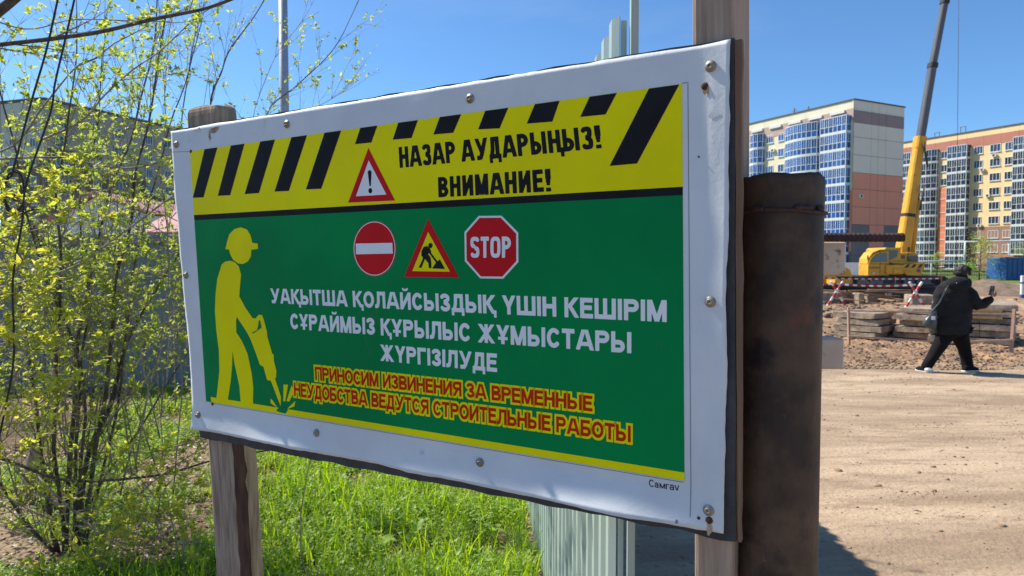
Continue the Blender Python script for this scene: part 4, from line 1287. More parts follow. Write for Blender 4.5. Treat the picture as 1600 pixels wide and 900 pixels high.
for i in range(52):          # many thin upright stems fill the volume
    a = random.uniform(-120, 285); Y = random.uniform(3.2, 5.4)
    g0 = P(a + random.uniform(-60, 60), random.uniform(560, 800), Y)
    top = P(a + random.uniform(-70, 90), random.uniform(120, 480), Y + random.uniform(-.4, .4))
    mid = g0.lerp(top, .5) + Vector((random.gauss(0, .12), random.gauss(0, .1), 0))
    b1.stem([g0, mid, top], .0045, .002, 'twig', 5, .36, .85, 'branch', .4)
for i in range(110):
    a = random.uniform(-80, 300); Y = random.uniform(3.2, 4.8); y0 = random.uniform(330, 860)
    p0 = P(a, y0, Y); p1 = P(a + random.uniform(60, 190) * random.choice((-1, 1)), y0 - random.uniform(-60, 160), Y + random.uniform(-.3, .3))
    if p0.z < .05 or p1.z < .05: continue
    b1.stem([p0, p0.lerp(p1, .5) + Vector((0, 0, random.uniform(-.06, .05))), p1], .003, .0014, 'twig', 3, .22, .25, 'branch', .2)
b1.done()
# second bush, behind the sign: bare upright shoots against the sky
base = Vector((-1.55, 4.7, gz(-1.55, 4.7)))
b2 = Bush('leafy_bush', base, 'sparse bush whose thin shoots rise above the left part of the sign', 'bush')
for q, r0, r1 in (((330, 560, 330, 300, 326, 165, 345, 110, 372, 60, 425, -20), .012, .004),
                  ((470, 500, 420, 300, 415, 180, 470, 130, 520, 80, 560, 0), .009, .003),
                  ((330, 560, 300, 350, 285, 200, 302, 80, 322, -10), .009, .003),
                  ((340, 560, 290, 330, 262, 190, 262, 80, 285, -30), .008, .003),
                  ((400, 540, 400, 300, 395, 190, 430, 90, 480, 20), .005, .002),
                  ((470, 500, 440, 300, 440, 190, 500, 165, 545, 140), .005, .002)):
    b2.stem(pp(4.7, *q, dY=.5), r0 * .85, r1 * .8, 'bark' if r0 > .008 else 'twig', 17, .38, .55, up=.5)
b2.done()
# leaning old trunk and overhanging tree at the far left
tb = G(55, 850); tb.z = 0
t3 = Bush('young_tree', tb, 'tree with a pale brown trunk at the left edge and a long bare limb overhead', 'tree')
t3.stem(pp(4.6, 30, 800, 62, 690, 85, 600, 98, 520), .05, .022, 'timber', 3, .4, .5, 'trunk')
t3.stem(pp(4.4, 98, 520, 95, 470, 40, 340, -60, 200), .022, .018, 'bark', 3, .4, .5, 'limb')
t3.stem(pp(2.6, -170, 120, -60, 60, 0, 18, 42, -14), .020, .016, 'bark', 2, .3, .6, 'limb')
t3.stem(pp(2.9, -170, 92, -40, 76, 0, 69, 80, 60, 160, 50, 240, 30, 330, 10, 400, -14), .0115, .007, 'bark', 8, .28, .9, 'limb', .2)
t3.stem(pp(3.0, -60, 10, 40, 45, 120, 30, 250, 34), .004, .002, 'twig', 5, .25, .8, 'limb', .1)
t3.done()
# near yellow-leaved sprays at the far left
b4 = Bush('leafy_bush', P(-60, 830, 3.3), 'yellow leaved bush reaching in from the left edge', 'bush', 'leaf_y', 1.2)
for i in range(17):
    y0 = random.uniform(260, 720); 
    b4.stem([P(-110, y0 + random.uniform(40, 160), 3.1), P(-20, y0 + 20, 3.0), P(random.uniform(25, 120), y0 - random.uniform(-10, 70), 2.9)], .004, .002, 'twig', 5, .24, 1.0, 'branch', .2)
for i in range(16):
    x0 = random.uniform(-60, 330); y0 = random.uniform(700, 900)
    b4.stem([P(x0, y0 + 60, 3.35), P(x0 + random.uniform(-30, 30), y0, 3.3), P(x0 + random.uniform(-70, 70), y0 - random.uniform(30, 90), 3.25)], .003, .0015, 'twig', 4, .18, .8, 'branch', .3)
b4.done()
# dry stalks leaning under the sign
for q in ((492, 690, 480, 740, 470, 800, 470, 860, 478, 905), (420, 705, 470, 686, 520, 672)):
    mb = MB(); pts_ = pp(3.3, *q); o0 = pts_[0].copy()
    mb.tube([p - o0 for p in pts_], [.002, .003, .0035, .0035, .003][:len(pts_)], M['dry'], 6)
    mb.build('dry_stalk', None, o0, label='long dry stalk hanging below the sign in front of the grass' if len(q) > 6 else 'thin pale twig crossing just right of the left post', cat='stalk')

# ---------------------------------------------------------------- apartment blocks
class Facade:
    """a wall line: o = ground corner, d = unit direction along it, n = outward normal"""
    def __init__(s, o, d, n): s.o, s.d, s.n = Vector((o[0], o[1], 0)), Vector((*d, 0)).normalized(), Vector((*n, 0)).normalized()
    def at(s, px):
        k = (px - 800) / 1060
        return (k * s.o.y - s.o.x) / (s.d.x - k * s.d.y)
    def pt(s, l, z, out=0.0): return s.o + s.d * l + s.n * out + Vector((0, 0, z))
    def box(s, mb, l0, l1, z0, z1, o0, o1, m):
        c = s.pt((l0 + l1) / 2, (z0 + z1) / 2, (o0 + o1) / 2)
        mb.box(c, (abs(l1 - l0), abs(o1 - o0), z1 - z0), m, ax=(s.d, s.n, Vector((0, 0, 1))))
def window_unit(f, parent, l, z, w, h, glass, proto={}):
    """a window: frame with mullions, sill, pane; shared meshes"""
    key = (round(w, 2), round(h, 2), glass, id(parent))
    if key not in proto:
        lf = Facade((0, 0), f.d[:2], f.n[:2])
        mb = MB(); t = .09
        for l0, l1, z0, z1 in ((-w/2, w/2, -h/2, -h/2 + t), (-w/2, w/2, h/2 - t, h/2), (-w/2, -w/2 + t, -h/2 + t, h/2 - t), (w/2 - t, w/2, -h/2 + t, h/2 - t)):
            lf.box(mb, l0, l1, z0, z1, .0, .09, M['white_paint'])
        for q in ([-w / 6, w / 6] if w > 1.3 else [0]): lf.box(mb, q - .035, q + .035, -h/2 + t, h/2 - t, .0, .085, M['white_paint'])
        fr = mb.build('window', parent)
        mb = MB(); lf.box(mb, -w/2 + t, w/2 - t, -h/2 + t, h/2 - t, .012, .035, M[glass]); mb.build('pane', fr)
        mb = MB(); lf.box(mb, -w/2 - .06, w/2 + .06, -h/2 - .07, -h/2 - .01, .0, .17, M['white_paint']); mb.build('sill', fr)
        proto[key] = fr; o = fr
    else:
        o = copy_tree(proto[key], parent)
    o.location = f.pt(l, z) - parent.location
    return o
def bay_tier(f, parent, l0, l1, z0, h, dep, glass, single, curved=False, proto={}):
    """one storey of a glazed balcony stack: slab, white frame, panes"""
    w = abs(l1 - l0)
    key = (round(w, 2), glass, single, curved, id(parent))
    if key not in proto:
        lf = Facade((0, 0), f.d[:2], f.n[:2])
        n = max(2, round(w / .85)); mb = MB(); W_ = M['white_paint']; panes = []
        # plan outline of the glazing
        if curved:
            m_ = n
            plan = [(-w/2, 0)] + [(-w/2 + w * i / m_, dep * (.45 + .55 * math.sin(math.pi * i / m_))) for i in range(m_ + 1)] + [(w/2, 0)]
        else:
            plan = [(-w/2, 0), (-w/2, dep)] + [(-w/2 + w * i / n, dep) for i in range(1, n)] + [(w/2, dep), (w/2, 0)]
        rows = (.0, .32, 1.25, h - .12)
        for i in range(len(plan) - 1):
            (a0, b0), (a1, b1) = plan[i], plan[i + 1]
            p0, p1 = lf.pt(a0, 0, b0), lf.pt(a1, 0, b1)
            d = (p1 - p0); L_ = d.length; d.normalize(); nr = Vector((d.y, -d.x, 0))
            if nr.dot(lf.n) < 0 and i not in (0, len(plan) - 2): nr = -nr
            mid = (p0 + p1) / 2
            def bx(l0_, l1_, z0_, z1_, th, m, dest=mb, off=0):
                dest.box(p0 + d * ((l0_ + l1_) / 2) + nr * off + Vector((0, 0, (z0_ + z1_) / 2)), (l1_ - l0_, th, z1_ - z0_), m, ax=(d, nr, Vector((0, 0, 1))))
            bx(0, L_, 0, .30, .10, W_); bx(.04, L_ - .04, 1.2, 1.28, .08, W_); bx(.0, L_, h - .14, h - .02, .09, W_)
            bx(-.04, .05, .30, h - .14, .086, W_)
            bx(L_ * .5 - .025, L_ * .5 + .025, 1.28, h - .14, .06, W_)
            for z0_, z1_ in ((.30, 1.2), (1.28, h - .14)):
                pm = MB(); bx(.05, L_ - .04, z0_, z1_, .03, M[glass], pm); panes.append(pm)
        # floor slab so nothing shows through
        lf.box(mb, -w/2 + .1, w/2 - .1, .02, .28, 0, dep * (.4 if curved else .93), W_)
        fr = mb.build('glazed_balcony', parent)
        if single:
            for pm in panes: pm.build('pane', fr)
        else:
            al = MB()
            for pm in panes: al.add(pm.v, pm.f, M[glass])
            tag(al.build('glazing', fr), kind='stuff')
        proto[key] = fr; o = fr
    else:
        o = copy_tree(proto[key], parent)
    o.location = f.pt((l0 + l1) / 2, z0) - parent.location
    return o
def ac_unit(f, parent, l, z):
    mb = MB(); f.box(mb, l - .4, l + .4, z - .28, z + .28, .1, .42, M['white']); 
    f.box(mb, l - .2, l + .2, z - .2, z + .2, .42, .43, M['black'])
    o = mb.build('air_conditioner', parent)
    for v in o.data.vertices: v.co -= parent.location

def shift(o, parent):
    for v in o.data.vertices: v.co -= parent.location
    return o
TD = (-.45, .893); TE = (.893, .45)
H0 = 27.25
# --- block A: end wall of coloured panels towards the site
oA = (53.9, 108.0)
A = empty('apartment_block', (*oA, 0), label='apartment block with blue glazed balconies and a grey and salmon end wall', cat='apartment building')
fA = Facade(oA, TD, (-.893, -.45)); fE = Facade(oA, TE, (.45, -.893))
LA, WA = 40.0, 12.5
def core(f1, f2, L1, L2, H, m, parent):
    mb = MB()
    a, b, c, d = f1.pt(0, 0), f1.pt(L1, 0), f1.pt(L1, 0) + f2.d * L2, f1.pt(0, 0) + f2.d * L2
    g = Vector((0, 0, -1)); h = Vector((0, 0, H))
    ins = (f1.d + f2.d) * .02
    vs = [p + g for p in (a, b, c, d)] + [p + h for p in (a, b, c, d)]
    mb.add(vs, [(0, 1, 5, 4), (1, 2, 6, 5), (2, 3, 7, 6), (3, 0, 4, 7), (4, 5, 6, 7)], m)
    return shift(mb.build('wall', parent), parent)
core(fA, fE, LA, WA, H0 - .3, M['cream'], A)
cols = [0, 4.25, 6.0, 7.9, WA]
z = 0.05; zs = []
zc = 24.15
lv = [0.0, 2.75, 5.5, 7.4, 10.1, 12.85, 15.65]
lv = [0.0, 2.6, 5.35, 7.5, 10.3, 13.1, 15.7, 18.5, 21.3, 23.55]
for i in range(len(lv) - 1):
    for c_ in range(4):
        z0, z1 = lv[i], lv[i + 1]
        if i >= 6: m = M['grey_panel']
        elif i >= 3: m = M['salmon']
        else: m = M['salmon'] if c_ in (1, 2) and True and c_ != 3 and not (c_ == 0) else M['slate_panel']
        mb = MB(); fE.box(mb, cols[c_] + .03, cols[c_ + 1] - .03, z0 + .03, z1 - .03, 0, .06, m); shift(mb.build('wall_panel', A), A)
for c_ in range(4):
    for z0, z1, m in ((23.57, 25.45, 'mauve'), (25.5, 25.72, 'white'), (25.75, 27.1, 'grey_panel')):
        mb = MB(); fE.box(mb, cols[c_] + .03, cols[c_ + 1] - .03, z0, z1, 0, .06 if m != 'white' else .09, M[m]); shift(mb.build('wall_panel', A), A)
mb = MB(); fE.box(mb, 0, WA, -.2, H0 - .5, -.02, .012, M['joint']); shift(mb.build('panel_joints', A), A)
for l in range(14):
    l0, l1 = l * 3.0, l * 3.0 + 2.97
    if l1 > LA: break
    for z0, z1, m in ((23.9, 25.7, 'brown_band'), (25.74, 27.1, 'cream_pale')):
        mb = MB(); fA.box(mb, l0, l1, z0, z1, 0, .06, M[m]); shift(mb.build('band_panel', A), A)
mb = MB()
for i in range(9): fA.box(mb, 1.5 + i * 4.2, 4.1 + i * 4.2, 25.3, 25.75, .06, .30, M['white'])
tag(shift(mb.build('vent_hoods', A), A), kind='stuff')
for l in range(13):
    for z0, z1, m in ((0, 3.2, 'slate_panel'), (3.25, 12.9, 'salmon')):
        mb = MB(); fA.box(mb, l * 3.0, l * 3.0 + 2.97, z0, z1, 0, .05, M[m]); shift(mb.build('wall_panel', A), A)
mb = MB(); fE.box(mb, -.15, WA + .1, H0 - .2, H0, -.4, .2, M['roof_dark']); fA.box(mb, .45, LA, H0 - .19, H0 - .01, -.4, .2, M['roof_dark']); 
shift(mb.build('roof_edge', A), A)
mb = MB()
for l, hh in ((14, 1.6), (11, 1.3)): fA.box(mb, l, l + .15, H0 - .1, H0 + hh, -3.1, -2.95, M['roof_dark']); fA.box(mb, l - .5, l + .6, H0 + hh - .5, H0 + hh - .42, -3.08, -2.98, M['roof_dark'])
tag(shift(mb.build('aerials', A), A), kind='stuff')
b1a, b1b = fA.at(1325), fA.at(1285)
b2a, b2b = fA.at(1277), fA.at(1228)
b3a, b3b = fA.at(1192), fA.at(1172)
for k in range(9):
    z = 24.8 - 2.75 * (k + 1)
    bay_tier(fA, A, b1a, b1b, z, 2.75, 1.1, 'glass_blue', True)
    bay_tier(fA, A, b2a, b2b, z, 2.75, 1.5, 'glass_blue', True, True)
    if k < 6: bay_tier(fA, A, b3a, b3b, z, 2.75, 1.2, 'glass_blue', False, True)
    zz = z + 1.5
    for px, w in ((1281, .9), (1217.5, 1.3), (1200, 1.6)):
        window_unit(fA, A, fA.at(px), zz, w, 1.45, 'glass_blue')
for px, z in ((1206, 21.4),): ac_unit(fA, A, fA.at(px), z)
ac_unit(fE, A, 1.7, 12.0)

# --- block B: long warm yellow block
oB = Vector((92.4, 131.0)) - Vector(TD) * 26
Bk = empty('apartment_block', (*oB, 0), label='long yellow apartment block with white framed balconies behind the crane', cat='apartment building')
fB = Facade(oB, TD, (-.893, -.45)); fB2 = Facade(oB, TE, (.45, -.893))
core(fB, fB2, 62, 13, H0 - .3, M['yellow_wall'], Bk)
for l in range(20):
    l0, l1 = l * 3.1, l * 3.1 + 3.07
    for z0, z1, m in ((24.1, 25.9, 'red_band'), (25.93, 27.1, 'cream_pale'), (-.2, 8.3, 'brown_wall')):
        mb = MB(); fB.box(mb, l0, l1, z0, z1, 0, .06, M[m if m != 'cream_pale' else 'yellow_wall']); shift(mb.build('band_panel', Bk), Bk)
mb = MB(); fB.box(mb, 0, 62, H0 - .2, H0, -.4, .2, M['roof_dark']); shift(mb.build('roof_edge', Bk), Bk)
mb = MB()
for px, hh in ((1490, 1.5), (1450, 1.2), (1424, 1.0)):
    l = fB.at(px); fB.box(mb, l - .6, l + .6, H0 + hh - .1, H0 + hh, -2, -1.9, M['roof_dark']); fB.box(mb, l - .55, l - .45, H0 - .1, H0 + hh - .1, -2, -1.9, M['roof_dark']); fB.box(mb, l + .45, l + .55, H0 - .1, H0 + hh - .1, -2, -1.9, M['roof_dark'])
tag(shift(mb.build('aerials', Bk), Bk), kind='stuff')
o0, o1 = fB.at(1479), fB.at(1464)
for k in range(5):
    mb = MB(); fB.box(mb, min(o0, o1), max(o0, o1), 2.6 + k * 2.8, 5.37 + k * 2.8, .0, .09, M['orange_wall']); shift(mb.build('wall_panel', Bk), Bk)
for pa, pb, cv in ((1424, 1406, False), (1462, 1428, True), (1511, 1481, False), (1614, 1583, False), (1668, 1636, True)):
    l0, l1 = fB.at(pa), fB.at(pb)
    for k in range(9): bay_tier(fB, Bk, l0, l1, 24.7 - 2.75 * (k + 1), 2.75, 1.2, 'glass_dark', False, cv)
for px, w in ((1471.5, 1.3), (1524, 1.6), (1550, 1.9), (1572.5, 1.7), (1625, 1.7)):
    for k in range(9): window_unit(fB, Bk, fB.at(px), 23.3 - 2.75 * k, w, 1.5, 'glass_dark')
for px, z in ((1549, 21.9), (1531, 19.4), (1541, 14.3), (1529, 8.6)): ac_unit(fB, Bk, fB.at(px), z)

# --- block C, far left behind the bushes
oC = (-71.8, 105.0)
Ck = empty('apartment_block', (*oC, 0), label='grey and brown apartment block far behind the bushes at the left', cat='apartment building')
fC = Facade(oC, (.354, .935), (.935, -.354)); fC2 = Facade(oC, (-.953, .303), (-.303, -.953))
core(fC, fC2, 46, 9.4, 26.3, M['c_side'], Ck)
mb = MB(); fC.box(mb, 0, 46, 26.3, 26.75, -.4, .15, M['roof_dark']); fC2.box(mb, 0.4, 9.4, 26.31, 26.76, -.4, .15, M['roof_dark']); shift(mb.build('roof_edge', Ck), Ck)
mb = MB(); fC2.box(mb, .02, 9.4, 17.2, 26.3, .0, .05, M['c_grey']); shift(mb.build('wall_panel', Ck), Ck)
for l0, l1, zt in ((0, 9.5, 19.2), (9.5, 18, 16.5), (18, 46, 13.5)):
    mb = MB(); fC.box(mb, l0 + .02, l1 - .02, 0, zt, .0, .12, M['c_brick']); shift(mb.build('brick_facing', Ck), Ck)
mb = MB(); fC2.box(mb, .05, 9.4, 0, 17.2, .0, .12, M['c_brick']); shift(mb.build('brick_facing', Ck), Ck)
for c_ in range(8):
    for r in range(8):
        window_unit(fC, Ck, 2.6 + c_ * 5.1 + (.8 if c_ % 2 else 0), 23.4 - r * 3.0, 2.1 if c_ % 2 == 0 else 1.5, 1.8, 'glass_dark').location += fC.n * .13
for r in range(8):
    for l in (2.2, 6.6): window_unit(fC2, Ck, l, 23.0 - r * 3.0, 1.2, 1.5, 'glass_dark').location += fC2.n * .13

# --- house with the pink roof over the fence
hc = P(153, 400, 24)
Hs = empty('small_house', (hc.x, 24, 0), label='small house with a white blue gable and pink roof edges above the fence', cat='house')
def hz(px, py, Y=24): q = P(px, py, Y); return (q.x - hc.x, q.z)
gab = [hz(82, 500), hz(82, 346), hz(153, 306), hz(232, 336), hz(232, 500)]
mb = MB(); mb.prism([(x, max(z, -.2)) for x, z in gab], 9.0, M['h_wall'], lambda x, y, z: Vector((x, z, y))); mb.build('wall', Hs)
for i in range(14):
    x = gab[0][0] + .05 + i * .245
    zt = np.interp(x + .1, [gab[1][0], gab[2][0], gab[3][0]], [gab[1][1], gab[2][1], gab[3][1]])
    mb = MB(); mb.box((x + .11, -.02, zt / 2 - .08), (.22, .03, zt - .16), M['h_wall']); mb.build('gable_board', Hs)
for (a, b) in ((hz(76, 349), hz(153, 303)), (hz(153, 303), hz(238, 335))):
    mb = MB(); mb.beam((a[0], 4.3, a[1] + .05), (b[0], 4.3, b[1] + .05), 9.2, .09, M['h_roof']); mb.build('roof', Hs)
hq = P(262, 400, 22)
H2 = empty('small_house', (hq.x, 22, 0), label='low house part with a reddish roof just left of the sign above the fence', cat='house')
a, b = P(228, 346, 22), P(340, 330, 22)
mb = MB(); mb.box(((a.x + b.x) / 2 - hq.x, 2.5, 1.2), (b.x - a.x, 5, 2.5), M['h_wall']); mb.build('wall', H2)
mb = MB(); mb.beam(((a.x + b.x) / 2 - hq.x, -.3, 2.55), ((a.x + b.x) / 2 - hq.x, 3.0, 3.6), b.x - a.x + .5, .08, M['h_roof']); mb.beam(((a.x + b.x) / 2 - hq.x, 3.05, 3.6), ((a.x + b.x) / 2 - hq.x, 5.5, 2.5), b.x - a.x + .5, .08, M['h_roof']); mb.build('roof', H2)

# --- tall pole and black cables
p0 = P(447.5, 408, 27)
mb = MB(); mb.tube([(0, 0, -.1), (0, 0, 6.0), (0, 0, 13)], [.19, .18, .165], M['pole'], 14); mb.build('utility_pole', None, (p0.x, 27, 0), label='tall pale grey pole rising behind the left part of the sign', cat='pole')
cb = empty('hanging_cable', P(60, 100, 2.9), label='black cables hanging with a small coil at the far left', cat='cable')
def cable(*q):
    mb = MB(); ps = pp(2.9, *q); sm = []
    for i in range(len(ps) - 1):
        a, b = ps[i], ps[i + 1]; pa = ps[max(0, i - 1)]; pb = ps[min(len(ps) - 1, i + 2)]
        for k in range(5):
            t = k / 5; sm.append(.5 * ((2 * a) + (b - pa) * t + (2 * pa - 5 * a + 4 * b - pb) * t * t + (-pa + 3 * a - 3 * b + pb) * t ** 3))
    sm.append(ps[-1]); mb.tube([p - cb.location for p in sm], .0042, M['cable'], 6); mb.build('strand', cb)
cable(98, -40, 90, 0, 72, 80, 50, 155, 30, 230, 18, 275)
cable(124, -40, 116, 0, 100, 70, 86, 130, 80, 172, 62, 225, 40, 292, 34, 351, 20, 440, 22, 547, 12, 620, -10, 720)
cable(18, 275, 9, 285, 7, 310, 20, 330, 36, 318, 36, 285, 30, 271, 16, 270, 8, 290, 10, 325, 28, 334, 52, 327)

# ---------------------------------------------------------------- the building site
CZ = 36.0
def cz(px, py, Y=CZ): return P(px, py, Y)
cr = empty('mobile_crane', (cz(1390, 408).x, CZ, 0), label='yellow truck crane with a raised grey telescopic boom', cat='crane')
co = cr.location.copy()
def cbox(name, x0, y0, x1, y1, d0, d1, m, bev=.05, parent=None):
    a, b = cz(x0, y1, CZ - .8), cz(x1, y0, CZ - .8)
    mb = MB(); mb.bevbox(((a.x + b.x) / 2 - co.x, (d0 + d1) / 2, (a.z + b.z) / 2), (b.x - a.x, d1 - d0, b.z - a.z), M[m], bev)
    return mb.build(name, parent or cr)
cbox('chassis', 1262, 436, 1472, 445, -1.15, 1.25, 'black', .04)
cbox('deck', 1300, 431, 1470, 435.5, -1.2, 1.3, 'black', .03)
# side boxes and steps along the chassis
for x0, x1 in ((1332, 1348), (1352, 1372), (1404, 1420), (1424, 1446)):
    cbox('side_box', x0, 437, x1, 446, -1.3, -1.17, 'boom_grey', .02)
wheel = None
for x in (1290, 1335, 1400, 1427, 1452):
    for d in (-1.05, 1.05):
        c_ = cz(x, 449)
        if wheel is None:
            wheel = empty('wheel', (0, 0, 0)); wheel.parent = cr
            mb = MB(); mb.tube([(0, -.17, 0), (0, -.13, 0), (0, .13, 0), (0, .17, 0)], [.36, .42, .42, .36], M['rubber'], 20); mb.build('tyre', wheel)
            mb = MB(); mb.tube([(0, -.185, 0), (0, .185, 0)], .22, M['crane_y'], 14); mb.build('rim', wheel)
            w_ = wheel
        else: w_ = copy_tree(wheel, cr)
        w_.location = (c_.x - co.x, d, .42)
for x in (1275, 1466):      # outriggers
    c_ = cz(x, 440)
    mb = MB(); mb.box((c_.x - co.x, -1.6, .62), (.28, 1.6, .22), M['crane_y']); mb.box((c_.x - co.x, -2.25, .34), (.16, .16, .5), M['black']); mb.box((c_.x - co.x, -2.25, .06), (.5, .5, .08), M['black'])
    mb.build('outrigger', cr)
def sil(name, pts, d0, d1, m, parent=None):
    mb = MB(); q = [cz(*p, CZ - .8) for p in pts]
    mb.prism([(v.x - co.x, v.z) for v in q], d1 - d0, M[m], lambda x, y, z: Vector((x, d0 + z, y)))
    return mb.build(name, parent or cr)
tc_ = sil('truck_cab', [(1262, 446), (1262, 420), (1268, 414), (1312, 416), (1322, 421), (1326, 431), (1326, 446)], -1.2, 1.1, 'crane_y')
sil('side_window', [(1276, 428), (1276, 418), (1302, 419), (1302, 428)], -1.23, -1.2, 'glass_dark', tc_)
cab = sil('operator_cab', [(1349, 430), (1349.5, 414), (1353, 404), (1360, 396.5), (1370, 393), (1381, 392.5), (1381, 430)], -1.25, -.3, 'crane_y')
sil('side_window', [(1353.5, 410), (1357, 402), (1363, 397.5), (1371, 395.5), (1378, 395.5), (1378, 409)], -1.28, -1.25, 'glass_dark', cab)
sil('roof_guard', [(1349, 412), (1350, 404), (1357, 394.5), (1368, 390), (1380, 389.5), (1380, 391.5), (1368, 392), (1358, 396.5), (1352, 405), (1351, 412)], -1.2, -.35, 'crane_y', cab)
body = sil('turntable_body', [(1381, 430), (1381, 410), (1399, 408), (1400, 396), (1424, 394), (1432, 398), (1433, 430)], -.95, 1.05, 'crane_y')
c2_ = sil('engine_housing', [(1377, 410), (1377, 389.5), (1380, 387), (1402, 387), (1402, 410)], -1.1, .7, 'crane_y')
sil('window_opening', [(1380, 406), (1380, 391), (1398, 391), (1396, 401), (1390, 404), (1386, 406)], -1.13, -1.1, 'glass_dark', c2_)
cbox('front_plate', 1375.5, 414, 1403, 428, -1.35, -1.26, 'crane_y', .02)
sil('counterweight', [(1403, 419), (1404, 413), (1436, 410), (1436, 416), (1431, 430), (1410, 430), (1404, 426)], -1.28, -.97, 'crane_y')
for i in range(3):
    x = 1405 + i * 10
    sil('warning_stripe', [(x, 418.5), (x + 4.5, 418), (x + 8.5, 412.5), (x + 4, 413)], -1.3, -1.28, 'black')
cbox('winch', 1415, 399, 1430, 408, -1.05, -.9, 'boom_grey', .03)
cbox('handrail', 1384, 409.6, 1403, 410.6, -1.3, -1.26, 'crane_y', .005)
for x0, x1, y0 in ((1406, 1411, 399), (1388, 1394, 412), (1424, 1429, 420)): cbox('hatch', x0, y0, x1, y0 + 5, -1.32 if x0 > 1420 else -1.0, -1.28 if x0 > 1420 else -.95, 'boom_grey', .01)
for nm, x0, y0, x1, y1, d, m in (('door_seam', 1367.5, 394, 1368.1, 428, -1.27, 'black'), ('door_seam', 1352, 412, 1380, 412.6, -1.27, 'black'), ('grab_rail', 1350, 418, 1366, 418.8, -1.32, 'black'), ('panel_seam', 1390, 410, 1390.5, 413, -1.0, 'black'), ('panel_seam', 1416, 396, 1416.6, 409, -1.0, 'black'), ('exhaust', 1427, 386, 1429, 397, -.4, 'black'), ('mirror', 1347, 399, 1348.6, 406, -1.35, 'black'), ('lamp', 1356, 425, 1359, 427.5, -1.3, 'white'), ('tool_box', 1386, 420, 1399, 427, -1.42, 'crane_y'), ('step', 1370, 430, 1378, 431, -1.5, 'black'), ('step', 1371, 434, 1377, 435, -1.5, 'black')):
    cbox(nm, x0, y0, x1, y1, d, d + .06, m, .003)
cbox('painted_gap_shade', 1381.2, 411, 1383, 430, -1.0, -.96, 'black', .003)  # solid black strip, paints in the shade between cab and turntable body
# boom sections: tapered boxes end to end with collars
def boom(x0, y0, x1, y1, w0, w1, m, name='boom_section'):
    a, b = cz(x0, y0), cz(x1, y1)
    d = (b - a).normalized(); sx = Vector((d.z, 0, -d.x)); k = CZ / 1060 * .74
    vs = []
    for p, w in ((a, w0 * k / 2), (b, w1 * k / 2)):
        for u, v in ((-1, -.72), (-.72, -1), (.72, -1), (1, -.72), (1, .72), (.72, 1), (-.72, 1), (-1, .72)):
            vs.append(p + sx * w * u + Vector((0, 1, 0)) * w * v * 1.1 - co)
    mb = MB(); mb.add(vs, [(i, (i + 1) % 8, 8 + (i + 1) % 8, 8 + i) for i in range(8)] + [tuple(range(8))[::-1], tuple(range(8, 16))], M[m])
    return mb.build(name, cr)
boom(1409, 400, 1436.5, 222, 23, 17.5, 'crane_y')
boom(1435.3, 232, 1438, 214, 20, 20, 'crane_y', 'boom_collar')
boom(1418.6, 339, 1419.4, 334, 22, 22, 'black', 'boom_collar')
boom(1438.6, 214, 1457, 103, 14, 13.5, 'boom_grey')
boom(1456.6, 106, 1457.8, 99, 16, 16, 'black', 'boom_collar')
boom(1457.8, 99, 1476, 4, 12, 11.5, 'boom_grey')
boom(1475.6, 6, 1476.6, 0, 14.5, 14.5, 'black', 'boom_collar')
boom(1476.6, 0, 1493, -92, 10, 9.5, 'boom_grey')
boom(1491, -92, 1500, -108, 16, 12, 'boom_grey', 'boom_head')
def cyl(name, x0, y0, x1, y1, r, m, dep=-.2):
    mb = MB(); mb.tube([cz(x0, y0) - co + Vector((0, dep, 0)), cz(x1, y1) - co + Vector((0, dep, 0))], r, M[m], 10, cap=True); return mb.build(name, cr)
cyl('lift_cylinder', 1427, 404, 1437, 312, .16, 'crane_y', .2); cyl('cylinder_rod', 1437, 312, 1441, 262, .09, 'boom_grey', .2)
cyl('hose', 1437, 225, 1443, 262, .05, 'black', -.35); cyl('hose', 1436, 290, 1428, 330, .04, 'black', -.5)
cbox('boom_bracket', 1436, 296, 1449, 299, -.3, -.1, 'crane_y', .01)
mb = MB(); mb.tube([cz(1499, -104) - co, cz(1494, 446) - co], .012, M['black'], 5); mb.build('hoist_rope', cr)
mb = MB(); hk = cz(1494, 447) - co
mb.bevbox(hk - Vector((0, 0, .1)), (.3, .2, .6), M['crane_y'], .05)
mb.tube([hk + Vector((0, 0, -.4)), hk + Vector((.02, 0, -.55)), hk + Vector((.13, 0, -.68)), hk + Vector((.04, 0, -.8)), hk + Vector((-.1, 0, -.72))], .05, M['black'], 6); mb.build('hook_block', cr)

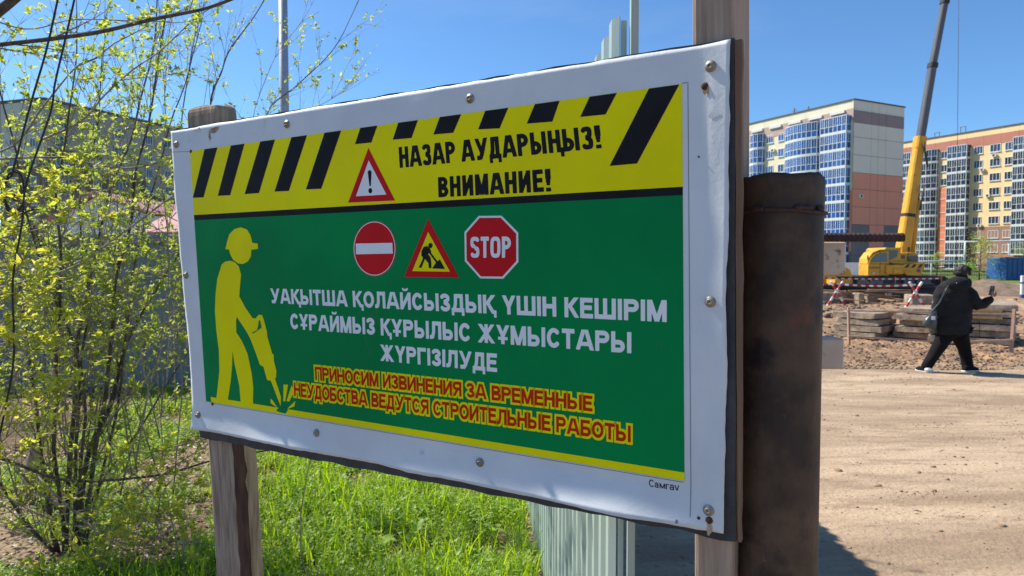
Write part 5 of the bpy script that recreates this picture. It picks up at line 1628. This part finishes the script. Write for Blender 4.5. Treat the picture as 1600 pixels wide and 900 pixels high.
# striped tape barrier with crossed stands
def stripes_beam(mb, a, b, w, h, n, m0, m1):
    a, b = Vector(a), Vector(b)
    for i in range(n): mb.beam(a.lerp(b, i / n), a.lerp(b, (i + 1) / n - .001), w, h, M[m0 if i % 2 else m1])
def cross(px, py, Y, hh, label):
    g = P(px, py, Y); g.z = gz(g.x, g.y)
    r = empty('barrier_stand', g, label=label, cat='barrier stand', group='red and white crossed stands')
    w = hh * .42
    for s_ in (-1, 1):
        mb = MB(); stripes_beam(mb, (-s_ * w, s_ * .03, -.08), (s_ * w * .62, s_ * .03, hh), .07, .06, 7, 'red', 'white'); mb.build('striped_leg', r)
    return g
g1 = cross(1307, 475, 24.4, .90, 'red and white crossed stand nearer to the pipe post')
g2 = cross(1430, 477, 23.4, .90, 'red and white crossed stand just left of the walking person')
def tape(name, a, b, n, sag, label):
    a, b = Vector(a), Vector(b); mb = MB()
    pts = [a.lerp(b, i / n) - Vector((0, 0, sag * 4 * (i / n) * (1 - i / n))) for i in range(n + 1)]
    for i in range(n):
        p, q = pts[i], pts[i + 1]; tw = .015 * math.sin(i * .9); h = Vector((0, tw, .06)); t = Vector((0, .004, 0))
        mb.add([p, q, q + h, p + h, p + t, q + t, q + h + t, p + h + t], [(0, 1, 2, 3), (7, 6, 5, 4), (3, 2, 6, 7), (0, 4, 5, 1)], M['red' if i % 2 else 'white'])
    mb.build(name, None, label=label, cat='barrier tape')
tape('striped_tape', g1 + Vector((0, 0, .78)), g2 + Vector((0, 0, .78)), 19, .06, 'red and white tape strung between the two crossed stands')
tape('striped_tape', cz(1262, 434.5, 31), cz(1472, 436, 31), 40, .05, 'red and white tape running low along the front of the crane chassis')
tape('striped_tape', cz(1240, 447, 25), g1 + Vector((0, 0, .80)), 10, .03, 'short red and white tape going left from the stand near the pipe')
mb = MB()
for x in (1262, 1330, 1400, 1472): 
    p = cz(x, 434, 31); 
    mb = MB(); mb.tube([(0, 0, -.05), (0, 0, p.z + .05)], .022, M['rebar'], 6); mb.build('marker_stake', None, (p.x, 31.02, 0), label={1262: 'thin dark stake behind the pipe post', 1330: 'thin dark stake holding tape in front of the crane cab', 1400: 'thin dark stake holding tape in front of the crane turntable', 1472: 'thin dark stake at the right end of the low striped tape'}[x], cat='stake', group='stakes holding the tape')

# pile of dark beams, planks and blocks
r = empty('beam_pile', (P(1360, 455, 29.5).x, 29.5, 0), label='pile of dark steel beams lying before the crane', cat='steel beams')
rx = r.location.x
for k, (x0, x1, y0, h, dy) in enumerate(((1262, 1468, 457, .20, 0), (1250, 1480, 451.5, .18, .25), (1275, 1500, 462, .22, -.3), (1262, 1460, 446.5, .16, .1))):
    a, b = P(x0, y0, 29.5 + dy), P(x1, y0 + random.uniform(-.6, .6), 29.5 + dy)
    mb = MB(); L_ = (b - a).length
    c_ = (a + b) / 2 - Vector((rx, 29.5, 0))
    for dz in (-.5, .5): mb.box(c_ + Vector((0, 0, dz * (h - .02))), (L_, .18, .025), M['black'])
    mb.box(c_, (L_, .02, h - .04), M['black']); mb.build('steel_beam', r)
mb = MB()
for x in (1290, 1380, 1455): 
    p = P(x, 465, 29.5); mb = MB(); mb.box((p.x - rx, 0, .1), (.25, .9, .32), M['timber_dark']); mb.build('bearer', r)
r = empty('plank_heap', (P(1350, 465, 26.5).x, 26.5, 0), label='heap of brown boards lying crosswise beside the concrete blocks', cat='boards')
rx = r.location.x
random.seed(11)
for k in range(26):
    x0 = random.uniform(1262, 1360); x1 = x0 + random.uniform(50, 95); y0 = random.uniform(452, 466); y1 = y0 + random.uniform(-1, 10)
    Y0 = 26.3 + random.uniform(-.6, .9)
    a, b = P(x0, y0, Y0), P(min(x1, 1424), min(y1, 475), Y0 - random.uniform(0, .9))
    for q in (a, b): q.z = max(q.z, .06)
    mb = MB(); mb.beam(a - Vector((rx, 26.5, 0)), b - Vector((rx, 26.5, 0)), .16, .035, M['plank']); mb.build('board', r)
def block(px0, px1, y0, y1, Y, label, rz=0.0, dep=.9):
    a, b = P(px0, y1, Y), P(px1, y0, Y)
    mb = MB(); zt = b.z
    mb.bevbox((0, dep / 2, zt / 2 - .05), (b.x - a.x, dep, zt + .1), M['concrete'], .03)
    o = mb.build('concrete_block', None, ((a.x + b.x) / 2, Y, 0), label=label, cat='concrete block'); o.rotation_euler.z = rz
block(1262, 1337, 457, 474, 25.6, 'long grey concrete block half hidden by the pipe post', .05)
block(1342, 1352, 458, 474, 25.2, 'narrow concrete block standing at the end of the long one', .2)
block(1355, 1372, 461, 473, 25.9, 'small dark gap side block behind the narrow concrete block', -.1)
block(1426, 1460, 461, 478, 24.4, 'grey concrete block beside the second crossed stand', -.25)

# stacks of road slabs
def stack(pxc, pyb, n, th, L1, L2, label, ang=0.0, foam=()):
    g = G(pxc, pyb)
    f = Vector((math.cos(R(-50) + ang), math.sin(R(-50) + ang), 0)); s_ = Vector((-f.y, f.x, 0))
    g.z = gz(g.x, g.y)
    r = empty('slab_stack', g, label=label, cat='slab stack', group=None)
    z = .03
    for k in range(n):
        j = [random.gauss(0, .03) for _ in range(4)]
        bm = bmesh.new(); bmesh.ops.create_cube(bm, size=1)
        for v in bm.verts: v.co = Vector((v.co.x * (L1 + j[2]), v.co.y * (L2 + j[3]), v.co.z * (th - .015)))
        bmesh.ops.subdivide_edges(bm, edges=bm.edges[:], cuts=3, use_grid_fill=True)
        for v in bm.verts:
            nn = Vector((noise.noise(v.co * 6 + Vector((k * 9, 0, 0))), noise.noise(v.co * 6 + Vector((0, k * 9, 5))), .6 * noise.noise(v.co * 5 + Vector((0, 3, k * 9)))))
            v.co += nn * .018
        a = random.gauss(0, .02)
        f2 = Vector((f.x * math.cos(a) - f.y * math.sin(a), f.x * math.sin(a) + f.y * math.cos(a), 0)); s2 = Vector((-f2.y, f2.x, 0))
        c_ = -f * L1 / 2 + s_ * L2 / 2 + f * j[0] + s_ * j[1] + Vector((0, 0, z + th / 2))
        mb = MB(); bm.verts.ensure_lookup_table()
        mb.add([c_ + f2 * v.co.x + s2 * v.co.y + Vector((0, 0, v.co.z)) for v in bm.verts], [[v.index for v in q.verts] for q in bm.faces], M['concrete']); bm.free()
        mb.build('slab', r)
        if k in foam:
            mb = MB(); mb.beam(-f * L1 * .8 - s_ * .02 + Vector((0, 0, z + th)), -f * L1 * .15 - s_ * .02 + Vector((0, 0, z + th + .005)), .05, .045, M['foam']); mb.build('foam_strip', r)
        if k < n - 1:
            for q in (.2, .8):
                mb = MB(); mb.beam(-f * L1 * q + Vector((0, 0, z + th)) + s_ * .01, -f * L1 * q + s_ * L2 * .97 + Vector((0, 0, z + th)), .06, .035, M['timber_dark']); mb.build('spacer', r)
        z += th + .008
    return r
stack(1372, 536, 4, .125, .80, 1.0, 'low stack of four weathered concrete slabs nearest to the pipe post')
stack(1474, 541, 5, .115, .84, 1.3, 'stack of concrete slabs behind the handbag of the walking person', .06, foam=(2,))
stack(1586, 550, 6, .118, 1.35, 1.9, 'tallest stack of concrete slabs right of the walking person', .28, foam=(4, 3))

# timber rail barrier in front of the stacks
g0, g1_ = G(1327, 541), G(1579, 557)
r = empty('timber_barrier', g0, label='makeshift rail barrier of thin pinkish timber before the slab stacks', cat='barrier')
def tl(a, b, w, nm):
    mb = MB(); mb.beam(a - g0, b - g0, w, w * .7, M['rail_wood']); mb.build(nm, r)
def onz(px, py, Y): return P(px, py, Y)
tl(Vector((g0.x, g0.y, -.1)), onz(1325.5, 480, g0.y), .05, 'post'); tl(Vector((g1_.x, g1_.y, -.1)), onz(1585, 483, g1_.y - .03), .06, 'post')
e_ = Vector((0, -.05, 0))
tl(onz(1322, 485, g0.y) + e_, onz(1590, 491, g1_.y) + e_, .04, 'rail')
m_ = g0.lerp(g1_, .6)
tl(onz(1324, 525, g0.y) + e_, onz(1480, 534.5, m_.y) + e_, .045, 'rail'); tl(onz(1478, 534.5, m_.y) + e_ * 2, onz(1582, 530, g1_.y) + e_, .045, 'rail')

# mounds of dug soil
def mound(px0, px1, Y, h, dep, m, seed, label):
    a, b = P(px0, 430, Y), P(px1, 430, Y)
    nx_, ny_ = 70, 26; V = []; F = []
    for j in range(ny_ + 1):
        for i in range(nx_ + 1):
            u, v = i / nx_, j / ny_
            x = a.x + (b.x - a.x) * u; y = Y + dep * (v - .5)
            e = min(1, 5 * min(u, 1 - u)) * math.sin(math.pi * v) ** .7
            z = h * e * (.75 + .5 * noise.noise(Vector((x * .45, y * .45, seed)))) + e * (.12 * noise.noise(Vector((x * 1.9, y * 1.9, seed))) + .07 * noise.noise(Vector((x * 5, y * 5, seed)))) - .06
            V.append((x, y, z))
    for j in range(ny_):
        for i in range(nx_):
            k = j * (nx_ + 1) + i; F.append((k, k + 1, k + nx_ + 2, k + nx_ + 1))
    me = fast_mesh('soil_mound', np.array(V), np.array(F), [M[m]], smooth=True)
    tag(link('soil_mound', me), kind='structure', label=label)
mound(1500, 1680, 21, .62, 4.5, 'clod', 1, 'brown mound of dug soil behind the tallest slab stack')
mound(1270, 1440, 17.5, .12, 3.0, 'clod', 2, 'low brown soil ridge behind the low slab stack')
mound(1440, 1720, 33, .75, 6, 'clod_dark', 3, 'dark soil bank across the site before the lawn')
mound(1478, 1570, 26, .45, 4, 'clod', 5, 'brown soil heap seen past the shoulder of the person')

# blue container with boards on top
a, b = P(1571, 437, 58), P(1640, 403, 58)
r = empty('blue_container', (a.x, 58, 0), label='blue metal site container at the right edge with boards on top', cat='container')
zt = b.z; W_ = b.x - a.x
mb = MB(); mb.bevbox((W_ / 2, 1.2, zt / 2 + .05), (W_, 2.4, zt - .1), M['blue'], .04); mb.build('body', r)
for i in range(9):
    mb = MB(); mb.box((.25 + i * W_ / 9, -.02, zt / 2 + .05), (.16, .05, zt - .35), M['blue']); mb.build('rib', r)
for z in (.12, zt - .02):
    mb = MB(); mb.box((W_ / 2, -.02, z), (W_ + .04, .09, .12), M['blue']); mb.build('edge_rail', r)
mb = MB(); mb.box((W_ / 2 + .4, 1.2, zt + .16), (W_ - .6, 2.3, .16), M['plank']); mb.build('board_load', None, (a.x, 58, 0), label='brown boards lying on top of the blue container', cat='boards')
# white and blue marker post
g = P(1597.5, 468, 29); r = empty('marker_post', (g.x, 29, 0), label='short white post with blue stripes at the right edge', cat='marker post')
mb = MB(); mb.bevbox((0, 0, .5), (.17, .12, 1.06), M['white'], .02); mb.build('post', r)
for z, h in ((.12, .2), (.72, .07)):
    mb = MB(); mb.box((0, 0, z), (.176, .126, h), M['blue']); mb.build('blue_band', r)

# gas pipe, fences and trees before the blocks
r = empty('gas_pipe', (P(1508, 408, 62).x, 62, 0), label='pale overhead gas pipe on thin supports before the yellow block', cat='pipe')
ro = r.location
def gp(x0, y0, x1, y1, nm='pipe', rad=.075):
    mb = MB(); mb.tube([P(x0, y0, 62) - ro, P(x1, y1, 62) - ro], rad, M['pipe_pale'], 8); mb.build(nm, r)
gp(1408, 409, 1508, 407.5); gp(1508, 407.5, 1508, 378); gp(1508, 378, 1680, 375)
for x, y in ((1421, 408), (1455, 408), (1508, 407), (1576, 377), (1640, 377)): gp(x, y, x, 437, 'support', .05)
r = empty('metal_fence', (P(1420, 430, 64).x, 64, 0), label='dark thin metal fence along the lawn before the yellow block', cat='fence')
x0, x1 = P(1340, 430, 64).x, P(1680, 430, 64).x
for z in (.35, 1.25):
    mb = MB(); mb.box(((x0 + x1) / 2 - r.location.x, 0, z), (x1 - x0, .05, .06), M['black']); mb.build('rail', r)
mb = MB(); x = x0
while x < x1: mb.box((x - r.location.x, .0, .7), (.035, .03, 1.4), M['black']); x += .16
tag(mb.build('pickets', r), kind='stuff')
r = empty('sheet_fence', (P(1320, 430, 50).x, 50, 0), label='white sheet fence standing left of the crane cab', cat='fence')
for i in range(5):
    x = P(1292, 430, 50).x + i * .62 - r.location.x
    mb = MB(); mb.box((x + .3, 0, .75), (.60, .04, 1.6), M['white' if i != 1 else 'h_wall']); mb.build('sheet', r)
random.seed(5)
def far_tree(px, pyb, Y, h, wd, label, cat='tree', n=700, lm='leaf'):
    g = P(px, pyb, Y); r = empty('young_tree' if cat == 'tree' else 'leafy_shrub', (g.x, Y, 0), label=label, cat=cat)
    tw = MB(); tr = MB()
    top = Vector((.1, 0, h * .95))
    tr.tube([Vector((0, 0, -.1)), Vector((.04, 0, h * .35)), top], [h * .018, h * .014, h * .004], M['bark'], 6); tr.build('trunk', r)
    LV, LFc = [], []
    for k in range(16):
        z = h * random.uniform(.2, .85); a = random.random() * 6.28
        L_ = wd * random.uniform(.35, .6) * (1.15 - z / h)
        p = Vector((.03, 0, z)); e = p + Vector((math.cos(a) * L_, math.sin(a) * L_, L_ * random.uniform(.6, 1.6)))
        m_ = p.lerp(e, .5) + Vector((0, 0, -.05 * L_))
        tw.tube([p, m_, e], [h * .007, h * .005, h * .002], M['twig'], 4)
        for j in range(n // 16):
            q = p.lerp(e, random.uniform(.3, 1.1)) + Vector((random.gauss(0, .12), random.gauss(0, .12), random.gauss(0, .12))) * wd
            d = Vector((random.gauss(0, 1), random.gauss(0, 1), random.gauss(0, .6))).normalized()
            b = len(LV); LV += [v[:] for v in leafV(q, d, Vector((random.gauss(0, .5), random.gauss(0, .5), 1)), .13, .09)]; LFc += [tuple(i + b for i in f) for f in LF]
    tag(tw.build('limbs', r), kind='stuff')
    me = fast_mesh('crown', np.array(LV), np.array(LFc), [M[lm]]); tag(link('crown', me, r), kind='stuff')
far_tree(1530, 437, 59, 3.9, 2.6, 'pale green young tree left of the blue container', n=900)
far_tree(1600, 437, 63, 3.6, 2.4, 'young tree behind the blue container', n=500)
far_tree(1463, 437, 63.5, 2.6, 1.6, 'small thin tree behind the head of the person', n=260)
far_tree(1565, 437, 60, 2.0, 2.0, 'green shrub directly left of the blue container', 'shrub', 900, 'grass_b')
far_tree(1512, 437, 61, 1.3, 1.8, 'low green shrub beside the gas pipe support', 'shrub', 600, 'grass_b')

# ---------------------------------------------------------------- the walking person
def skin(name, chains, root, m, lv=2, parent=None, rootidx=0, bumpy=0.0):
    """chains: lists of (point, rx, ry); equal points join"""
    V, E_, Rr, idx = [], [], [], {}
    for ch in chains:
        prev = None
        for p, rx_, ry_ in ch:
            key = tuple(round(c, 4) for c in p)
            if key not in idx: idx[key] = len(V); V.append(p); Rr.append((rx_, ry_))
            if prev is not None: E_.append((prev, idx[key]))
            prev = idx[key]
    me = bpy.data.meshes.new(name + '_cage'); me.from_pydata([tuple(v) for v in V], E_, [])
    o = bpy.data.objects.new(name, me); col.objects.link(o)
    md = o.modifiers.new('skin', 'SKIN'); md.use_smooth_shade = True; md.branch_smoothing = .6
    for i, sv in enumerate(me.skin_vertices[0].data):
        sv.radius = Rr[i]; sv.use_root = (i == rootidx)
    sd = o.modifiers.new('sub', 'SUBSURF'); sd.levels = lv; sd.render_levels = lv
    dg = bpy.context.evaluated_depsgraph_get(); dg.update()
    m2 = bpy.data.meshes.new_from_object(o.evaluated_get(dg))
    bpy.data.objects.remove(o)
    m2.materials.clear(); m2.materials.append(m)
    if bumpy:
        for v in m2.vertices:
            c_ = v.co
            v.co += v.normal * bumpy * (noise.noise(c_ * 7) + .5 * noise.noise(c_ * Vector((14, 14, 6))))
    return link(name, m2, parent)
PYd = 10.05
per0 = P(1494, 583, PYd); per0.z = gz(per0.x, PYd)
per = empty('person', per0, label='person in a long black hooded coat walking away with a handbag', cat='person')
def q8(cx, cy, dy=0.0):
    v = P(1400 + cx / 4.285, 390 + cy / 4.285, PYd) ; v.y += dy
    return v - per0
def C(cx, cy, dy, rx_, ry_=None): return (q8(cx, cy, dy), rx_, ry_ or rx_)
pel, che, nb = C(372, 520, .0, .13, .10), C(385, 300, .0, .14, .09), C(432, 215, .03, .055)
finger = []
wr = C(618, 322, -.02, .024, .022); palm = C(636, 306, -.02, .030, .018)
for (a, b, c_, r_) in (((652, 296), (656, 286), (648, 280), .0085), ((654, 302), (661, 294), (653, 286), .0085), ((652, 309), (659, 303), (652, 296), .008), ((648, 314), (654, 310), (648, 304), .007), ((630, 294), (628, 284), (634, 277), .009)):
    finger.append([palm, C(*a, -.03, r_), C(*b, -.045, r_ * .95), C(*c_, -.05, r_ * .8)])
body_ch = [[pel, C(375, 420, 0, .12, .09), che, C(410, 245, .01, .10, .08), nb, C(446, 190, .03, .05), C(455, 165, .02, .075, .085), C(458, 140, .02, .075, .085), C(456, 126, .02, .05, .06)],
           [C(410, 245, .01, .10, .08), C(470, 265, -.04, .05), C(500, 362, -.08, .040), C(560, 345, -.05, .032), wr, palm],
           [C(410, 245, .01, .10, .08), C(310, 260, .04, .05), C(272, 350, .0, .04), C(258, 430, -.05, .03), C(256, 455, -.06, .03, .02)],
           [pel, C(318, 560, -.03, .085), C(252, 680, -.06, .055), C(192, 785, -.04, .04), C(184, 806, .06, .035)],
           [pel, C(430, 560, .03, .085), C(476, 680, .04, .055), C(486, 788, .03, .04), C(520, 808, .03, .035)]] + finger
skin('body', body_ch, per0, M['skin'], 2, per)
# nose, ear and mouth on the turned away face
mb = MB(); e0 = q8(462, 168, -.062)
mb.tube([e0 + Vector((0, 0, .03)), e0 + Vector((-.012, -.008, .015)), e0 + Vector((-.010, -.008, -.012)), e0 + Vector((.002, 0, -.03))], [.006, .011, .010, .006], M['skin'], 8); mb.build('ear', per)
mb = MB(); e0 = q8(494, 160, .05); mb.tube([e0 + Vector((-.01, 0, .025)), e0 + Vector((.012, .006, -.005)), e0 + Vector((-.008, 0, -.012))], [.006, .012, .006], M['skin'], 8); mb.build('nose', per)
mb = MB(); e0 = q8(490, 174, .05); mb.tube([e0 + Vector((0, -.03, 0)), e0 + Vector((.008, 0, 0)), e0 + Vector((0, .03, 0))], [.004, .007, .004], M['lip'], 6); mb.build('mouth', per)
for dy in (.02, .08):
    mb = MB(); e0 = q8(490, 148, dy); mb.tube([e0, e0 + Vector((.004, 0, 0)), e0 + Vector((.008, .001, 0))], [.011, .009, .004], M['white'], 8); mb.build('eye', per)
# hair: lumpy short cut covering crown and nape
bm = bmesh.new(); bmesh.ops.create_icosphere(bm, subdivisions=4, radius=1)
hv = []
for v in bm.verts:
    c_ = v.co
    r_ = 1 + .14 * noise.noise(c_ * 2.5) + .20 * noise.noise(c_ * 6) + .16 * noise.noise(c_ * 13)
    p = Vector((c_.x * .108, c_.y * .110, c_.z * .100)) * r_
    if c_.x > .45 and c_.z < .1: p.x *= .78
    hv.append(p + q8(452, 147, .015))
mb = MB(); mb.add(hv, [[v.index for v in f.verts] for f in bm.faces], M['hair'], True); bm.free(); mb.build('hair', per)
# trousers and coat
skin('trousers', [[C(374, 500, 0, .19, .14), C(318, 575, -.03, .125, .12), C(255, 675, -.06, .095, .09), C(222, 728, -.05, .085), C(196, 778, -.04, .078, .085), C(186, 798, -.03, .078, .085)],
                  [C(374, 500, 0, .19, .14), C(438, 575, .03, .125, .12), C(472, 675, .04, .092, .09), C(482, 735, .03, .085), C(488, 785, .03, .082, .085), C(488, 800, .03, .082, .085)]], per0, M['trouser'], 2, per, bumpy=.008)
def rings(mb, secs, m, k=20):
    """loft of ellipses: (centre, half width vector, half depth vector)"""
    vs, fs = [], []
    for c_, a, b in secs:
        for i in range(k):
            t = 2 * math.pi * i / k; vs.append(c_ + a * math.cos(t) + b * math.sin(t))
    for j in range(len(secs) - 1):
        for i in range(k): fs.append((j * k + i, j * k + (i + 1) % k, (j + 1) * k + (i + 1) % k, (j + 1) * k + i))
    fs += [tuple(range(k))[::-1], tuple((len(secs) - 1) * k + i for i in range(k))]
    mb.add(vs, fs, m, True)
def ring8(xl, xr, cy, dep, dy=0.0, yl=0.0):
    a, b = q8(xl, cy + yl, dy), q8(xr, cy - yl, dy)
    return ((a + b) / 2, (b - a) / 2, Vector((0, dep, 0)))
def tubering(pts):
    out = []
    for i, (p, r) in enumerate(pts):
        t = (pts[min(i + 1, len(pts) - 1)][0] - pts[max(i - 1, 0)][0]).normalized()
        a = t.cross(Vector((0, 1, 0))).normalized(); out.append((p, a * r, t.cross(a) * r))
    return out
mb = MB()
rings(mb, [ring8(240, 503, 563, .19, 0, 4), ring8(243, 502, 545, .195), ring8(252, 500, 480, .185), ring8(262, 500, 410, .175), ring8(270, 500, 340, .165), ring8(276, 498, 285, .155), ring8(292, 488, 245, .14, .01), ring8(325, 478, 220, .12, .02), ring8(372, 470, 203, .10, .03), ring8(392, 466, 194, .08, .03)], M['coat'])
rings(mb, tubering([(q8(455, 262, -.02), .085), (q8(487, 300, -.05), .090), (q8(503, 345, -.09), .084), (q8(516, 372, -.11), .078), (q8(548, 362, -.11), .072), (q8(585, 342, -.09), .060), (q8(616, 326, -.06), .048)]), M['coat'])
rings(mb, tubering([(q8(318, 262, .03), .085), (q8(288, 310, .0), .085), (q8(274, 360, -.03), .075), (q8(264, 415, -.05), .065), (q8(260, 448, -.05), .052)]), M['coat'])
# hood lying on the shoulders
rings(mb, [ring8(372, 420, 262, .03, -.16), ring8(322, 470, 245, .06, -.14), ring8(306, 482, 222, .09, -.10), ring8(316, 484, 200, .10, -.06), ring8(362, 474, 187, .08, -.03), ring8(392, 466, 180, .06, .0)], M['coat'])
coat = mb.build('coat', per)
md = coat.modifiers.new('r', 'REMESH'); md.mode = 'VOXEL'; md.voxel_size = .014; md.use_smooth_shade = True
md = coat.modifiers.new('s', 'SMOOTH'); md.factor = .6; md.iterations = 5
dg = bpy.context.evaluated_depsgraph_get(); dg.update()
m2 = bpy.data.meshes.new_from_object(coat.evaluated_get(dg))
coat.modifiers.clear(); coat.data = m2
if not m2.materials: m2.materials.append(M['coat'])
for v in m2.vertices:
    c_ = v.co
    f_ = noise.noise(Vector((c_.x * 5, c_.y * 5, c_.z * 3))) + .6 * noise.noise(Vector((c_.x * 14 + c_.z * 6, c_.y * 12, c_.z * 5))) + .5 * noise.noise(Vector((c_.x * 4 - c_.z * 9, c_.y * 3, c_.z * 12)))
    v.co = c_ + v.normal * .018 * f_
mb = MB(); mb.box(q8(357, 222, -.185), (.045, .004, .018), M['white']); mb.build('chest_emblem' if False else 'hood_emblem', per)
mb = MB(); mb.tube([q8(497, 470, -.19), q8(499, 520, -.20), q8(494, 575, -.2)], .004, M['coat'], 5); mb.build('drawstring', per)
# shoes
def shoe(cx, cy, dirx, diry, L_):
    b0 = q8(cx, cy); b0.z = 0.0
    d = Vector((dirx, diry, 0)).normalized(); s_ = Vector((-d.y, d.x, 0))
    sec = [(-.5, .034, .055), (-.38, .040, .085), (-.1, .038, .080), (.15, .046, .062), (.36, .042, .050), (.5, .022, .032)]
    def loft(nm, zf, wk, m, z0):
        vs, fs = [], []; k = 12
        for t, w, h in sec:
            for i in range(k):
                a = 2 * math.pi * i / k
                zz = z0 + (max(0, math.sin(a)) * h if zf else (.024 if math.sin(a) > 0 else 0))
                vs.append(b0 + d * L_ * t * wk + s_ * math.cos(a) * w * wk + Vector((0, 0, zz)))
        for j in range(len(sec) - 1):
            for i in range(k): fs.append((j * k + i, j * k + (i + 1) % k, (j + 1) * k + (i + 1) % k, (j + 1) * k + i))
        fs += [tuple(range(k))[::-1], tuple((len(sec) - 1) * k + i for i in range(k))]
        mb = MB(); mb.add(vs, fs, m, True); return mb
    o = loft('x', True, 1.0, M['trouser'], .02).build('shoe', per); loft('x', False, 1.06, M['shoe_white'], 0).build('sole', o)
shoe(186, 806, -.25, .9, .26); shoe(500, 806, .97, .25, .27)
mb = MB(); c_ = q8(190, 800, -.1); mb.bevbox(Vector((c_.x, c_.y, .045)), (.10, .08, .06), M['shoe_white'], .02); mb.build('shoe_heel', per)
# phone held up in the right hand, handbag at the left hip: things of their own
pc_ = q8(630, 275, -.035) + per0
mb = MB(); mb.bevbox((0, 0, 0), (.085, .012, .145), M['black'], .005); mb.bevbox((-.02, -.009, .045), (.028, .006, .028), M['boom_grey'], .002)
ph = mb.build('mobile_phone', None, pc_, label='black phone held up in the right hand of the person', cat='phone'); ph.rotation_euler = (.1, .12, .25)
bc = q8(205, 455, -.09) + per0
bag = empty('handbag', bc, label='dark shiny leather handbag hanging at the left hip of the person', cat='handbag')
def b8(cx, cy, dy=0.0): return q8(cx, cy, dy - .09) + per0 - bc
vs, fs = [], []; k = 16
secs = [((236, 405), (252, 398), .02), ((196, 428), (250, 430), .045), ((165, 462), (250, 470), .07), ((152, 492), (248, 505), .08), ((166, 515), (244, 530), .07), ((200, 530), (238, 541), .03)]
for (l_, r_, dpt) in secs:
    a, b = b8(*l_), b8(*r_); m_ = (a + b) / 2; hw = (b - a) / 2
    for i in range(k):
        an = 2 * math.pi * i / k
        vs.append(m_ + hw * math.cos(an) + Vector((0, 1, 0)) * math.sin(an) * dpt + Vector((0, 0, .006 * math.sin(an * 5 + l_[1]))))
for j in range(len(secs) - 1):
    for i in range(k): fs.append((j * k + i, j * k + (i + 1) % k, (j + 1) * k + (i + 1) % k, (j + 1) * k + i))
fs += [tuple(range(k))[::-1], tuple((len(secs) - 1) * k + i for i in range(k))]
mb = MB(); mb.add(vs, fs, M['bag'], True); o = mb.build('bag_body', bag); sm_ = o.modifiers.new('s', 'SUBSURF'); sm_.levels = sm_.render_levels = 2
mb = MB(); mb.tube([b8(180, 470, 0), b8(225, 400, 0), b8(262, 350, -.02), b8(290, 280, -.04), b8(310, 235, -.06)], .012, M['bag'], 8); mb.build('strap', bag)
mb = MB(); mb.bevbox(b8(205, 452, -.075), (.055, .008, .055), M['white'], .003); mb.build('clasp_patch', bag)
